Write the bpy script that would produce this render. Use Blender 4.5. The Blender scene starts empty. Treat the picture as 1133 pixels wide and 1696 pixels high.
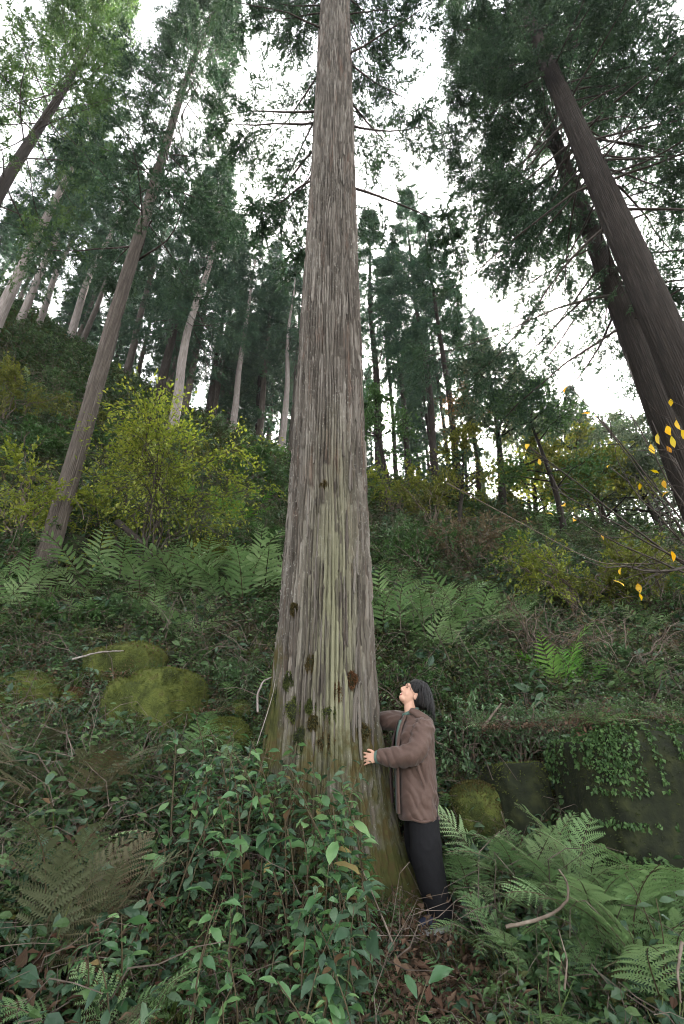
import bpy, math, random
import numpy as np
from mathutils import Vector, Matrix

# ------------------------------------------------------------------ camera
SC = bpy.context.scene
CAMZ = 1.17
PITCH = math.radians(26.3)
cam_d = bpy.data.cameras.new('camera')
cam = bpy.data.objects.new('camera', cam_d)
SC.collection.objects.link(cam)
cam.location = (0, 0, CAMZ)
cam.rotation_euler = (math.radians(90) + PITCH, 0, 0)
cam_d.sensor_fit = 'VERTICAL'
cam_d.sensor_height = 36.0
cam_d.lens = 16.0
cam_d.clip_start = 0.05
cam_d.clip_end = 2000
SC.camera = cam
SC.render.resolution_x, SC.render.resolution_y = 684, 1024

# ------------------------------------------------------------------ world, sun, exposure
SUN_EL, SUN_AZ = math.radians(33.6), math.radians(11.0)      # azimuth from +Y towards +X
world = bpy.data.worlds.new('World')
SC.world = world
world.use_nodes = True
wn, wl = world.node_tree.nodes, world.node_tree.links
wn.clear()
wo = wn.new('ShaderNodeOutputWorld')
bg = wn.new('ShaderNodeBackground')
sky = wn.new('ShaderNodeTexSky')
sky.sky_type = 'NISHITA'
sky.sun_disc = False
sky.sun_elevation = SUN_EL
sky.sun_rotation = SUN_AZ
sky.altitude = 600
sky.air_density = 1.0
sky.dust_density = 3.0
sky.ozone_density = 1.5
bg.inputs['Strength'].default_value = 0.15
# thin bright cloud veils most of the blue
bw = wn.new('ShaderNodeRGBToBW'); wl.new(sky.outputs[0], bw.inputs[0])
tcw = wn.new('ShaderNodeTexCoord'); cn = wn.new('ShaderNodeTexNoise'); cn.inputs['Scale'].default_value = 2.2; cn.inputs['Detail'].default_value = 5
wl.new(tcw.outputs['Generated'], cn.inputs['Vector'])
cr = wn.new('ShaderNodeMapRange'); cr.inputs['From Min'].default_value = .35; cr.inputs['From Max'].default_value = .6
cr.inputs['To Min'].default_value = .68; cr.inputs['To Max'].default_value = .92
wl.new(cn.outputs['Fac'], cr.inputs['Value'])
tint = wn.new('ShaderNodeMix'); tint.data_type = 'RGBA'; tint.blend_type = 'MULTIPLY'; tint.inputs[0].default_value = 1
wl.new(bw.outputs[0], tint.inputs[6]); tint.inputs[7].default_value = (1.04, 1.0, .93, 1)
cm = wn.new('ShaderNodeMix'); cm.data_type = 'RGBA'
wl.new(cr.outputs[0], cm.inputs[0]); wl.new(sky.outputs[0], cm.inputs[6]); wl.new(tint.outputs[2], cm.inputs[7])
wl.new(cm.outputs[2], bg.inputs['Color'])
wl.new(bg.outputs[0], wo.inputs['Surface'])
sun_d = bpy.data.lights.new('sun', 'SUN')
sun = bpy.data.objects.new('sun', sun_d)
SC.collection.objects.link(sun)
sun_d.energy = 3.2
sun_d.angle = math.radians(3)
sun_d.color = (1.0, 0.95, 0.87)
to_sun = Vector((math.cos(SUN_EL) * math.sin(SUN_AZ), math.cos(SUN_EL) * math.cos(SUN_AZ), math.sin(SUN_EL)))
sun.rotation_euler = to_sun.to_track_quat('Z', 'Y').to_euler()
SC.view_settings.view_transform = 'Standard'
SC.view_settings.look = 'None'
SC.view_settings.gamma = 1.0
SC.view_settings.use_curve_mapping = False
SC.view_settings.exposure = 3.7
SC.render.engine = 'CYCLES'
SC.cycles.max_bounces = 6
SC.cycles.diffuse_bounces = 1
SC.cycles.glossy_bounces = 2
SC.cycles.transmission_bounces = 4
SC.cycles.transparent_max_bounces = 4
SC.cycles.sample_clamp_indirect = 8
SC.cycles.use_denoising = True
SC.cycles.filter_width = 1.05

# ------------------------------------------------------------------ helpers
COL = SC.collection
RNG = np.random.default_rng(7)
F_PX = 754.0
CP, SP = math.cos(PITCH), math.sin(PITCH)

def ray(px, py):
    u = (px - 566.5) / F_PX; v = (848 - py) / F_PX
    y = CP - v * SP; z = SP + v * CP
    return u / y, z / y                                        # x and z per metre of depth
def at(px, py, d):
    a, b = ray(px, py)
    return np.array([a * d, d, CAMZ + b * d])

def new_mesh(name, V, F, mats, smooth=False, midx=None, col=None):
    V = np.asarray(V, np.float32); F = np.asarray(F, np.int32)
    me = bpy.data.meshes.new(name)
    k = F.shape[1]
    me.vertices.add(len(V)); me.vertices.foreach_set('co', V.ravel())
    me.loops.add(F.size); me.loops.foreach_set('vertex_index', F.ravel())
    me.polygons.add(len(F)); me.polygons.foreach_set('loop_start', np.arange(0, F.size, k, dtype=np.int32))
    if midx is not None: me.polygons.foreach_set('material_index', np.asarray(midx, np.int32))
    me.polygons.foreach_set('use_smooth', np.full(len(F), smooth))
    for m in (mats if isinstance(mats, (list, tuple)) else [mats]): me.materials.append(m)
    if col is not None:
        a = me.attributes.new('tone', 'FLOAT_COLOR', 'POINT')
        c = np.ones((len(V), 4), np.float32); c[:, :col.shape[1]] = col
        a.data.foreach_set('color', c.ravel())
    me.update(calc_edges=True)
    return me
def link(name, data, parent=None, loc=None, rot=None, scale=None):
    o = bpy.data.objects.new(name, data); COL.objects.link(o)
    if parent: o.parent = parent
    if loc is not None: o.location = loc
    if rot is not None: o.rotation_euler = rot
    if scale is not None: o.scale = scale if hasattr(scale, '__len__') else (scale,) * 3
    return o
def tag(o, label=None, cat=None, group=None, kind=None):
    if label: o['label'] = label
    if cat: o['category'] = cat
    if group: o['group'] = group
    if kind: o['kind'] = kind
    return o
def thing(name, label, cat, loc=(0, 0, 0), rotz=0, group=None):
    return tag(link(name, None, loc=tuple(loc), rot=(0, 0, rotz)), label, cat, group)

class MB:                                                       # collects triangles
    def __init__(s): s.V = []; s.F = []; s.M = []; s.C = []; s.n = 0
    def add(s, V, F, m=0, c=None):
        V = np.asarray(V, float).reshape(-1, 3); F = np.asarray(F, int)
        if F.shape[1] == 4: F = np.concatenate([F[:, [0, 1, 2]], F[:, [0, 2, 3]]])
        s.V.append(V); s.F.append(F + s.n); s.M.append(np.full(len(F), m)); s.n += len(V)
        if c is not None: s.C.append(np.broadcast_to(np.asarray(c, float), (len(V), 3)))
    def mesh(s, name, mats, smooth=False):
        return new_mesh(name, np.concatenate(s.V), np.concatenate(s.F), mats, smooth, np.concatenate(s.M),
                        np.concatenate(s.C) if s.C else None)
def norm(a): return a / np.maximum(np.linalg.norm(a, axis=-1, keepdims=True), 1e-9)

def tube(P, R, k=6, cap=True):
    P = np.asarray(P, float); n = len(P); R = np.broadcast_to(np.asarray(R, float), (n,))
    T = norm(np.gradient(P, axis=0))
    ref = np.array([0, 0, 1.]) if abs(T[0, 2]) < .8 else np.array([1., 0, 0])
    A = np.zeros_like(P); B = np.zeros_like(P)
    a = ref
    for i in range(n):
        a = a - T[i] * np.dot(a, T[i]); a = a / max(np.linalg.norm(a), 1e-9)
        A[i] = a; B[i] = np.cross(T[i], a)
    th = np.arange(k) * 2 * math.pi / k
    V = P[:, None] + R[:, None, None] * (A[:, None] * np.cos(th)[None, :, None] + B[:, None] * np.sin(th)[None, :, None])
    i = np.arange(n - 1)[:, None] * k; j = np.arange(k)[None]; j2 = (j + 1) % k
    Q = np.stack([i + j, i + j2, i + k + j2, i + k + j], -1).reshape(-1, 4)
    V = V.reshape(-1, 3)
    F = np.concatenate([Q[:, [0, 1, 2]], Q[:, [0, 2, 3]]])
    if cap:
        V = np.concatenate([V, P[[-1]] + T[[-1]] * R[-1] * .3, P[[0]]])
        jj = np.arange(k); b = (n - 1) * k
        F = np.concatenate([F, np.stack([b + jj, b + (jj + 1) % k, np.full(k, n * k)], -1),
                            np.stack([(jj + 1) % k, jj, np.full(k, n * k + 1)], -1)])
    return V, F

def hash2(ix, iy, seed=0):
    h = (ix.astype(np.int64) * 374761393 + iy.astype(np.int64) * 668265263 + seed * 1442695041) & 0xffffffff
    h = ((h ^ (h >> 13)) * 1274126177) & 0xffffffff
    return ((h ^ (h >> 16)) & 0xffff) / 65535.0
def vnoise(x, y, seed=0):
    x = np.asarray(x, float); y = np.asarray(y, float)
    ix = np.floor(x); iy = np.floor(y); fx = x - ix; fy = y - iy
    fx = fx * fx * (3 - 2 * fx); fy = fy * fy * (3 - 2 * fy)
    a = hash2(ix, iy, seed); b = hash2(ix + 1, iy, seed); c = hash2(ix, iy + 1, seed); d = hash2(ix + 1, iy + 1, seed)
    return (a * (1 - fx) + b * fx) * (1 - fy) + (c * (1 - fx) + d * fx) * fy
def fbm(x, y, o=4, seed=0):
    s = 0; a = .5
    for k in range(o):
        s = s + a * (vnoise(x, y, seed + k) - .5); x = x * 2.03; y = y * 2.03; a *= .5
    return s

# ------------------------------------------------------------------ materials
def nodes(name):
    m = bpy.data.materials.new(name); m.use_nodes = True
    nt = m.node_tree; nt.nodes.clear()
    out = nt.nodes.new('ShaderNodeOutputMaterial')
    return m, nt.nodes, nt.links, out
def ramp(N, pts):
    r = N.new('ShaderNodeValToRGB'); e = r.color_ramp.elements
    e[0].position, e[0].color = pts[0][0], (*pts[0][1], 1)
    e[1].position, e[1].color = pts[-1][0], (*pts[-1][1], 1)
    for p, c in pts[1:-1]:
        x = e.new(p); x.color = (*c, 1)
    return r
def mat_leaf(name, cols, rough=.5, trans=.35, scale=6.0, use_tone=False, spec=.15, bump=0.0):
    """leaf: colour varied per object and by noise, part of the light passes through"""
    m, N, L, out = nodes(name)
    p = N.new('ShaderNodeBsdfPrincipled'); p.inputs['Roughness'].default_value = rough
    p.inputs['Specular IOR Level'].default_value = spec
    t = N.new('ShaderNodeBsdfTranslucent')
    mx = N.new('ShaderNodeMixShader'); mx.inputs[0].default_value = trans
    tc = N.new('ShaderNodeTexCoord'); nz = N.new('ShaderNodeTexNoise'); nz.inputs['Scale'].default_value = scale
    nz.inputs['Detail'].default_value = 3
    geo = N.new('ShaderNodeNewGeometry')
    L.new(geo.outputs['Position'], nz.inputs['Vector'])
    oi = N.new('ShaderNodeObjectInfo')
    ad = N.new('ShaderNodeMath'); ad.operation = 'MULTIPLY_ADD'; ad.inputs[1].default_value = .55
    L.new(oi.outputs['Random'], ad.inputs[0])
    sub = N.new('ShaderNodeMath'); sub.operation = 'MULTIPLY'; sub.inputs[1].default_value = .55
    L.new(nz.outputs['Fac'], sub.inputs[0]); L.new(sub.outputs[0], ad.inputs[2])
    r = ramp(N, [(.12 + .76 * i / (len(cols) - 1), c) for i, c in enumerate(cols)])
    if use_tone:
        at_ = N.new('ShaderNodeAttribute'); at_.attribute_name = 'tone'
        sep = N.new('ShaderNodeSeparateColor'); L.new(at_.outputs['Color'], sep.inputs[0])
        m2 = N.new('ShaderNodeMath'); m2.operation = 'MULTIPLY_ADD'; m2.inputs[1].default_value = .7
        L.new(sep.outputs[0], m2.inputs[0])
        m3 = N.new('ShaderNodeMath'); m3.operation = 'MULTIPLY'; m3.inputs[1].default_value = .3
        L.new(nz.outputs['Fac'], m3.inputs[0]); L.new(m3.outputs[0], m2.inputs[2])
        L.new(m2.outputs[0], r.inputs[0])
    else:
        L.new(ad.outputs[0], r.inputs[0])
    L.new(r.outputs[0], p.inputs['Base Color'])
    gm = N.new('ShaderNodeHueSaturation'); gm.inputs['Saturation'].default_value = 1.15; gm.inputs['Value'].default_value = 1.2
    L.new(r.outputs[0], gm.inputs['Color']); L.new(gm.outputs[0], t.inputs['Color'])
    L.new(p.outputs[0], mx.inputs[1]); L.new(t.outputs[0], mx.inputs[2]); L.new(mx.outputs[0], out.inputs[0])
    return m
def mat_rough(name, cols, scale=8.0, rough=.85, stretch=(1, 1, 1), bump=.4, detail=6, coord='Object', spec=.2):
    m, N, L, out = nodes(name)
    p = N.new('ShaderNodeBsdfPrincipled'); p.inputs['Roughness'].default_value = rough
    p.inputs['Specular IOR Level'].default_value = spec
    tc = N.new('ShaderNodeTexCoord'); mp = N.new('ShaderNodeMapping'); mp.inputs['Scale'].default_value = stretch
    L.new(tc.outputs[coord], mp.inputs[0])
    nz = N.new('ShaderNodeTexNoise'); nz.inputs['Scale'].default_value = scale; nz.inputs['Detail'].default_value = detail
    nz.inputs['Roughness'].default_value = .65
    L.new(mp.outputs[0], nz.inputs['Vector'])
    r = ramp(N, [(.25 + .5 * i / (len(cols) - 1), c) for i, c in enumerate(cols)])
    L.new(nz.outputs['Fac'], r.inputs[0]); L.new(r.outputs[0], p.inputs['Base Color'])
    if bump:
        b = N.new('ShaderNodeBump'); b.inputs['Strength'].default_value = bump; b.inputs['Distance'].default_value = .02
        L.new(nz.outputs['Fac'], b.inputs['Height']); L.new(b.outputs[0], p.inputs['Normal'])
    L.new(p.outputs[0], out.inputs[0])
    return m

M = {}
M['cedar'] = mat_leaf('cedar_needles', [(.018, .034, .020), (.034, .066, .034), (.062, .105, .048)], .6, .25, 1.2, True)
M['cedar_far'] = mat_leaf('cedar_needles_far', [(.024, .046, .032), (.042, .085, .05), (.075, .125, .06)], .6, .25, 1.0, True)
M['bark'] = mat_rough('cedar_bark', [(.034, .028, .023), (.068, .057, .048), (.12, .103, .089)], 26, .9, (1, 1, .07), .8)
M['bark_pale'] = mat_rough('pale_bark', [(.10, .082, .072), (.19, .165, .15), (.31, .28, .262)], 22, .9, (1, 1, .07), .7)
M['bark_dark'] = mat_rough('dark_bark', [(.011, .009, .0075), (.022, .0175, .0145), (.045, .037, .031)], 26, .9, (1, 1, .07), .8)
M['branch'] = mat_rough('branch_bark', [(.022, .018, .015), (.045, .037, .031), (.08, .068, .058)], 20, .9, (1, 1, .3), .4)
M['twig'] = mat_rough('twig_bark', [(.05, .036, .028), (.10, .078, .06), (.18, .15, .12)], 14, .85, (1, 1, 1), .2, 3)

# ------------------------------------------------------------------ terrain
CTRL = np.array([
    (0, 0, -.45), (0, -3, -1.0), (-3, -2, .3), (3, -2, -1.2), (0, 1.5, -.35), (0, 2.6, -.12), (-1.25, 2.6, .30), (1.25, 2.6, -.25),
    (-1.9, 3.6, .80), (.62, 4.0, 0.0), (.62, 4.4, .12), (.2, 3.7, .05), (-.9, 4.2, .72), (-.2, 4.3, .40), (1.3, 4.5, .22), (2.4, 4.3, .45), (3.6, 4.2, .5),
    (-1.95, 5.0, 1.22), (-3.1, 5.0, 1.50), (-4.3, 6.4, 2.45), (.8, 5.4, .95), (2.6, 5.6, 1.25), (-.8, 5.6, 1.35),
    (-1.57, 7.0, 2.35), (-5.5, 8.0, 4.15), (-4.1, 9.0, 5.0), (-2.7, 11.5, 6.5), (-5.0, 22, 16.0), (-15, 18, 19.5), (-18.8, 18, 23.3),
    (.95, 7.5, 2.65), (1.1, 10.5, 5.3), (2.6, 20, 12.4), (6.2, 18, 9.9), (3.4, 9, 3.5), (3.3, 6.3, 1.5), (6.7, 10, 4.4), (12.6, 18, 8.6),
    (6.0, 6.0, 1.5), (9, 4, 1.0), (14, 6, 1.6), (-8, 4, 3.2), (-14, 8, 10.5),
    (0, 30, 18.0), (10, 30, 13.5), (-20, 32, 29.0), (25, 30, 10.0), (-40, 20, 36), (-30, 0, 15), (35, 0, -2), (0, -25, -8), (-35, -30, 4), (35, -30, -14),
    (0, 70, 26), (-60, 70, 50), (60, 70, 8), (-100, 0, 45), (100, 0, -12), (0, -100, -26)], float)
def _fit():
    P = CTRL[:, :2]; n = len(P)
    K = np.linalg.norm(P[:, None] - P[None], axis=-1)
    A = np.zeros((n + 3, n + 3)); A[:n, :n] = K - .02 * np.eye(n)
    A[:n, n] = 1; A[:n, n + 1:] = P; A[n, :n] = 1; A[n + 1:, :n] = P.T
    return np.linalg.solve(A, np.concatenate([CTRL[:, 2], np.zeros(3)]))
_W = _fit()
def ground(x, y):
    x = np.atleast_1d(np.asarray(x, float)); y = np.atleast_1d(np.asarray(y, float))
    r = np.hypot(x, y); k = np.minimum(1, 110 / np.maximum(r, 1e-6)); xs = x * k; ys = y * k
    n = len(CTRL)
    z = np.zeros_like(xs)
    for i in range(n): z += _W[i] * np.hypot(xs - CTRL[i, 0], ys - CTRL[i, 1])
    z += _W[n] + _W[n + 1] * xs + _W[n + 2] * ys
    z += .16 * fbm(x * 1.1, y * 1.1, 4, 3) + np.clip((y - 5) / 6, 0, 1) * .9 * fbm(x * .35, y * .35, 3, 11)
    return z
def g1(x, y): return float(ground(x, y)[0])
def hit(px, py, d0=1.2, d1=60):
    """point of the ground seen at a place of the photograph"""
    a, b = ray(px, py)
    d = np.linspace(d0, d1, 1500)
    h = ground(a * d, d) - (CAMZ + b * d)
    i = np.argmax(h > 0) if (h > 0).any() else len(d) - 1
    return np.array([a * d[i], d[i], ground(a * d[i], d[i])[0]])

s = np.linspace(-1, 1, 360)
gx = 6.0 * np.sinh(s * 4.3) / np.sinh(4.3) * 33
gy = 5 + gx
GX, GY = np.meshgrid(gx, gy)
GZ = ground(GX.ravel(), GY.ravel())
GV = np.stack([GX.ravel(), GY.ravel(), GZ], -1)
n = len(s); i, j = np.meshgrid(np.arange(n - 1), np.arange(n - 1), indexing='ij')
b0 = (i * n + j).ravel()
GF = np.stack([b0, b0 + 1, b0 + n + 1, b0 + n], -1)
M['soil'] = mat_rough('forest_soil', [(.018, .014, .010), (.045, .034, .024), (.075, .058, .040), (.05, .06, .022)], 3.2, .95, (1, 1, 1), .9, 10, 'Object')
tag(link('ground', new_mesh('ground', GV, GF, M['soil'], True)), 'dark forest soil of a steep hillside', kind='structure')

# ------------------------------------------------------------------ the great cedar
TX, TY = -.158, 4.30
def trunk_profile(z, prof): return np.interp(z, [p[0] for p in prof], [p[1] for p in prof])
MAINP = [(-.6, .61), (0, .55), (.5, .48), (1.17, .424), (2.0, .400), (3.3, .382), (6.5, .348), (7.8, .340), (11, .324), (17, .300), (24, .23), (31, .12), (35, .02)]
def great_trunk(z, nth):
    th = np.arange(nth) * 2 * math.pi / nth
    TH, Z = np.meshgrid(th, z)
    R = trunk_profile(Z, MAINP)
    # root flares: direction, width, reach, height
    moss = np.zeros_like(R)
    for a, w, reach, hh, mo in ((-.12, .30, .34, .50, 1.), (-1.1, .34, .22, .42, .6), (-2.0, .30, .20, .5, .6), (2.95, .5, .22, .85, 1.), (-2.6, .3, .2, .7, 1.), (1.2, .35, .3, .5, .6), (2.0, .3, .25, .6, .8)):
        d = (TH - a + math.pi) % (2 * math.pi) - math.pi
        g = np.exp(-(d / w) ** 2)
        f = np.exp(-np.clip(Z + .1, 0, None) / hh)
        R = R + reach * g * f
        moss = np.maximum(moss, mo * g * np.clip(f * 1.6 - .35, 0, 1))
    for a, amp, k in ((.3, .012, 3), (1.9, .010, 5), (4.1, .006, 7)):
        R = R + amp * np.sin(k * TH + a + .15 * Z)
    R = R + .02 * fbm(np.cos(TH) * 2 + 5, Z * .6 + np.sin(TH) * 2, 3, 21)
    # long bark plates: strips that run up the trunk, split and end at random heights
    arc = TH / (2 * math.pi)
    tone = np.zeros_like(R); disp = np.zeros_like(R)
    for ns, amp, ln, sd, wob in ((74, .038, .58, 1, .75), (210, .013, .19, 2, 1.0)):
        sv = arc * ns + wob * 2.2 * fbm(np.cos(TH) * 3, np.sin(TH) * 3 + Z * .7, 3, sd) * 2 + .35 * np.sin(arc * 2 * math.pi * 7)
        kk = np.floor(sv); fr = sv - kk
        kk = kk % ns
        off = hash2(kk, kk * 0, sd + 5)
        seg = np.floor(Z / ln * (.6 + .8 * hash2(kk, kk * 0 + 3, sd)) + off * 9)
        hgt = .35 + .65 * hash2(kk, seg, sd + 9)
        zz = (Z / ln * (.6 + .8 * hash2(kk, kk * 0 + 3, sd)) + off * 9) - seg
        endf = np.clip(np.minimum(zz, 1 - zz) * 9, 0, 1)
        edge = np.clip(np.minimum(fr, 1 - fr) / (.16 + .22 * hash2(kk, seg, sd + 2)), 0, 1)
        edge = edge * edge * (3 - 2 * edge)
        disp += amp * (hgt * edge * (.45 + .55 * endf))
        tone += (.6 if ns < 100 else .4) * hash2(kk, seg, sd + 31)
    fade = np.clip((24 - Z) / 6, .2, 1) * np.clip(1 - moss * .75, 0, 1)
    R = R + disp * fade + .0035 * fbm(TH * 40, Z * 3, 3, 8)
    # lumpy moss cushions on the flares
    R = R + moss * (.05 * fbm(TH * 9, Z * 9, 4, 44) + .01)
    X = TX + R * np.cos(TH); Y = TY + R * np.sin(TH)
    # lichen: yellow green on the side towards the camera and a little right, below five metres
    d = (TH - math.radians(-75) + math.pi) % (2 * math.pi) - math.pi
    lich = np.exp(-(d / .55) ** 2) * np.clip((4.6 - Z) / 2.2, 0, 1) * np.clip((Z - .75) / .5, 0, 1)
    dl = (TH - math.radians(-165) + math.pi) % (2 * math.pi) - math.pi
    moss = np.maximum(moss, .95 * np.exp(-(dl / .62) ** 2) * np.clip((2.5 - Z) / 1.2, 0, 1))
    moss = np.maximum(moss, .5 * np.clip((1.7 - Z) / .6, 0, 1))
    moss = np.maximum(moss, np.clip((.75 - Z) / .55, 0, .75))
    V = np.stack([X, Y, Z], -1).reshape(-1, 3)
    nz = len(z)
    i, j = np.meshgrid(np.arange(nz - 1), np.arange(nth), indexing='ij')
    F = np.stack([i * nth + j, i * nth + (j + 1) % nth, (i + 1) * nth + (j + 1) % nth, (i + 1) * nth + j], -1).reshape(-1, 4)
    C = np.stack([np.clip(tone, 0, 1), lich, moss], -1).reshape(-1, 3)
    return V - np.array([TX, TY, 0]), F, C
def mat_great_bark():
    m, N, L, out = nodes('great_bark')
    p = N.new('ShaderNodeBsdfPrincipled'); p.inputs['Roughness'].default_value = .9; p.inputs['Specular IOR Level'].default_value = .15
    a = N.new('ShaderNodeAttribute'); a.attribute_name = 'tone'
    sep = N.new('ShaderNodeSeparateColor'); L.new(a.outputs['Color'], sep.inputs[0])
    tc = N.new('ShaderNodeTexCoord')
    def noise(sc, st, det=5):
        mp = N.new('ShaderNodeMapping'); mp.inputs['Scale'].default_value = st
        nz = N.new('ShaderNodeTexNoise'); nz.inputs['Scale'].default_value = sc; nz.inputs['Detail'].default_value = det; nz.inputs['Roughness'].default_value = .65
        L.new(tc.outputs['Object'], mp.inputs[0]); L.new(mp.outputs[0], nz.inputs[0]); return nz
    def math_(op, x, y, clamp=False):
        n = N.new('ShaderNodeMath'); n.operation = op; n.use_clamp = clamp
        for k, v in enumerate((x, y)):
            if isinstance(v, (int, float)): n.inputs[k].default_value = v
            else: L.new(v, n.inputs[k])
        return n.outputs[0]
    def mixc(f, c1, c2):
        n = N.new('ShaderNodeMix'); n.data_type = 'RGBA'
        if isinstance(f, (int, float)): n.inputs[0].default_value = f
        else: L.new(f, n.inputs[0])
        for k, v in ((6, c1), (7, c2)):
            if isinstance(v, tuple): n.inputs[k].default_value = (*v, 1)
            else: L.new(v, n.inputs[k])
        return n.outputs[2]
    fine = noise(30, (1, 1, .08)); blot = noise(2.2, (1, 1, .35), 4); speck = noise(60, (1, 1, .6), 3); mid = noise(9, (1, 1, .10), 4)
    t = math_('ADD', math_('MULTIPLY', sep.outputs[0], .55), math_('MULTIPLY', fine.outputs['Fac'], .45))
    r = ramp(N, [(.22, (.030, .025, .020)), (.45, (.070, .060, .050)), (.62, (.118, .104, .088)), (.82, (.20, .182, .16))])
    L.new(t, r.inputs[0])
    c = r.outputs[0]
    # red-brown inner bark where plates came off
    rb = math_('MULTIPLY', math_('SUBTRACT', mid.outputs['Fac'], .56, True), 5, True)
    c = mixc(math_('MULTIPLY', rb, .7), c, (.12, .07, .05))
    # pale grey crust lichen specks
    sp = math_('MULTIPLY', math_('SUBTRACT', speck.outputs['Fac'], .58, True), 9, True)
    sp = math_('MULTIPLY', sp, math_('MULTIPLY', math_('SUBTRACT', blot.outputs['Fac'], .40, True), 4, True))
    c = mixc(math_('MULTIPLY', sp, .75), c, (.36, .36, .32))
    # yellow green lichen on plate tops
    lf = math_('MULTIPLY', sep.outputs[1], math_('MULTIPLY', math_('SUBTRACT', math_('ADD', math_('MULTIPLY', sep.outputs[0], .6), math_('MULTIPLY', blot.outputs['Fac'], .7)), .42, True), 4, True))
    c = mixc(math_('MULTIPLY', lf, .7), c, (.165, .165, .095))
    # moss
    mn = noise(7, (1, 1, 1), 6)
    mr = ramp(N, [(.3, (.022, .026, .009)), (.5, (.05, .052, .016)), (.62, (.058, .042, .018)), (.75, (.075, .085, .024))])
    L.new(mn.outputs['Fac'], mr.inputs[0])
    mf = math_('MULTIPLY', math_('SUBTRACT', math_('ADD', sep.outputs[2], math_('MULTIPLY', math_('SUBTRACT', mn.outputs['Fac'], .5), 1.0)), .33, True), 4, True)
    c = mixc(mf, c, mr.outputs[0])
    L.new(c, p.inputs['Base Color'])
    b = N.new('ShaderNodeBump'); b.inputs['Strength'].default_value = .7; b.inputs['Distance'].default_value = .008
    L.new(math_('ADD', fine.outputs['Fac'], math_('MULTIPLY', speck.outputs['Fac'], .5)), b.inputs['Height']); L.new(b.outputs[0], p.inputs['Normal'])
    L.new(p.outputs[0], out.inputs[0])
    return m
M['great_bark'] = mat_great_bark()

# ------------------------------------------------------------------ cedar crowns
def cedar_crown(seed, H, zb, rmax, nb, nsec, nrope, nneedle, nl, nw, ropeL, low_long=1.0, spmin=.2, zmaxf=1.0, avoid=None):
    """returns foliage triangles (V, F, tone) and a list of branch polylines with radii; trunk foot at the origin"""
    r = np.random.default_rng(seed)
    t = np.sort(r.random(nb) ** .9) * zmaxf
    zs = zb + (H - zb) * t
    L = (rmax * np.clip(1 - t, 0, 1) ** .75 * (.55 + .6 * r.random(nb)) + .35) * np.where(t < .12, low_long, 1)
    az = np.arange(nb) * 2.39996 + r.normal(0, .5, nb)
    if avoid:                                                   # few boughs towards the camera, so the trunk stays clear
        dv = (az - avoid[0] + math.pi) % (2 * math.pi) - math.pi
        az = np.where((np.abs(dv) < avoid[1]) & (zs < avoid[2]), az + math.pi * .6 * np.where(dv > 0, 1, -1), az)
    e0 = np.interp(t, [0, .4, 1], [-.12, .12, .85]) + r.normal(0, .13, nb)
    u = np.linspace(0, 1, 8)
    el = e0[:, None] - .55 * u[None] + .75 * u[None] ** 2.2 + r.normal(0, .05, (nb, 8))
    aw = az[:, None] + np.cumsum(r.normal(0, .09, (nb, 8)), 1)
    D = np.stack([np.cos(el) * np.cos(aw), np.cos(el) * np.sin(aw), np.sin(el)], -1)
    P = np.zeros((nb, 8, 3)); P[:, 0, 2] = zs
    P[:, 1:] = P[:, :1] + np.cumsum(D[:, :-1] * (L / 7)[:, None, None], 1)
    rad = np.interp(t, [0, 1], [.028, .010]) * (.7 + .12 * L)
    branches = [(P[k], rad[k] * np.linspace(1, .18, 8)) for k in range(nb)]
    # secondary twigs
    n2 = nb * nsec
    bi = np.repeat(np.arange(nb), nsec)
    sp = spmin + (1 - spmin) * r.random(n2) ** .8
    f = sp * 7; i0 = np.minimum(f.astype(int), 6); fr = (f - i0)[:, None]
    p2 = P[bi, i0] * (1 - fr) + P[bi, i0 + 1] * fr
    d2 = D[bi, i0]
    side = norm(np.cross(d2, np.array([0, 0, 1.]))) * np.where(r.random(n2) < .5, -1, 1)[:, None]
    dd = norm(d2 * (.35 + .5 * r.random(n2))[:, None] + side * (.4 + .6 * r.random(n2))[:, None] + np.array([0, 0, -.25]) + r.normal(0, .25, (n2, 3)))
    l2 = np.clip((.18 + .55 * (1 - sp)) * L[bi] * (.5 + .6 * r.random(n2)), .25, 1.3)
    tone2 = r.random(n2)
    # ropes of needles along them
    n3 = n2 * nrope
    ci = np.repeat(np.arange(n2), nrope)
    q = (.1 + .95 * r.random(n3))
    p3 = p2[ci] + dd[ci] * (l2[ci] * q)[:, None] + np.stack([0 * q, 0 * q, -.22 * q * q * l2[ci]], -1)
    d3 = norm(dd[ci] * .7 + r.normal(0, .42, (n3, 3)) + np.array([0, 0, -.28]))
    l3 = ropeL * (.55 + .7 * r.random(n3))
    # needles
    n4 = n3 * nneedle
    di = np.repeat(np.arange(n3), nneedle)
    w = r.random(n4)
    base = p3[di] + d3[di] * (l3[di] * w)[:, None]
    rdv = norm(r.normal(0, 1, (n4, 3)))
    nd = norm(d3[di] * .75 + rdv * .75)
    sd = norm(np.cross(nd, r.normal(0, 1, (n4, 3))))
    ln = nl * (.6 + .7 * r.random(n4))[:, None]; wd = nw * (.6 + .7 * r.random(n4))[:, None]
    V = np.stack([base - sd * wd * .5, base + sd * wd * .5, base + nd * ln], 1).reshape(-1, 3)
    F = np.arange(n4 * 3).reshape(-1, 3)
    tn = np.clip(.65 * tone2[ci[di]] + .35 * r.random(n4), 0, 1)
    C = np.repeat(np.stack([tn, tn, tn], -1), 3, 0)
    return V, F, C, branches
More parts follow.
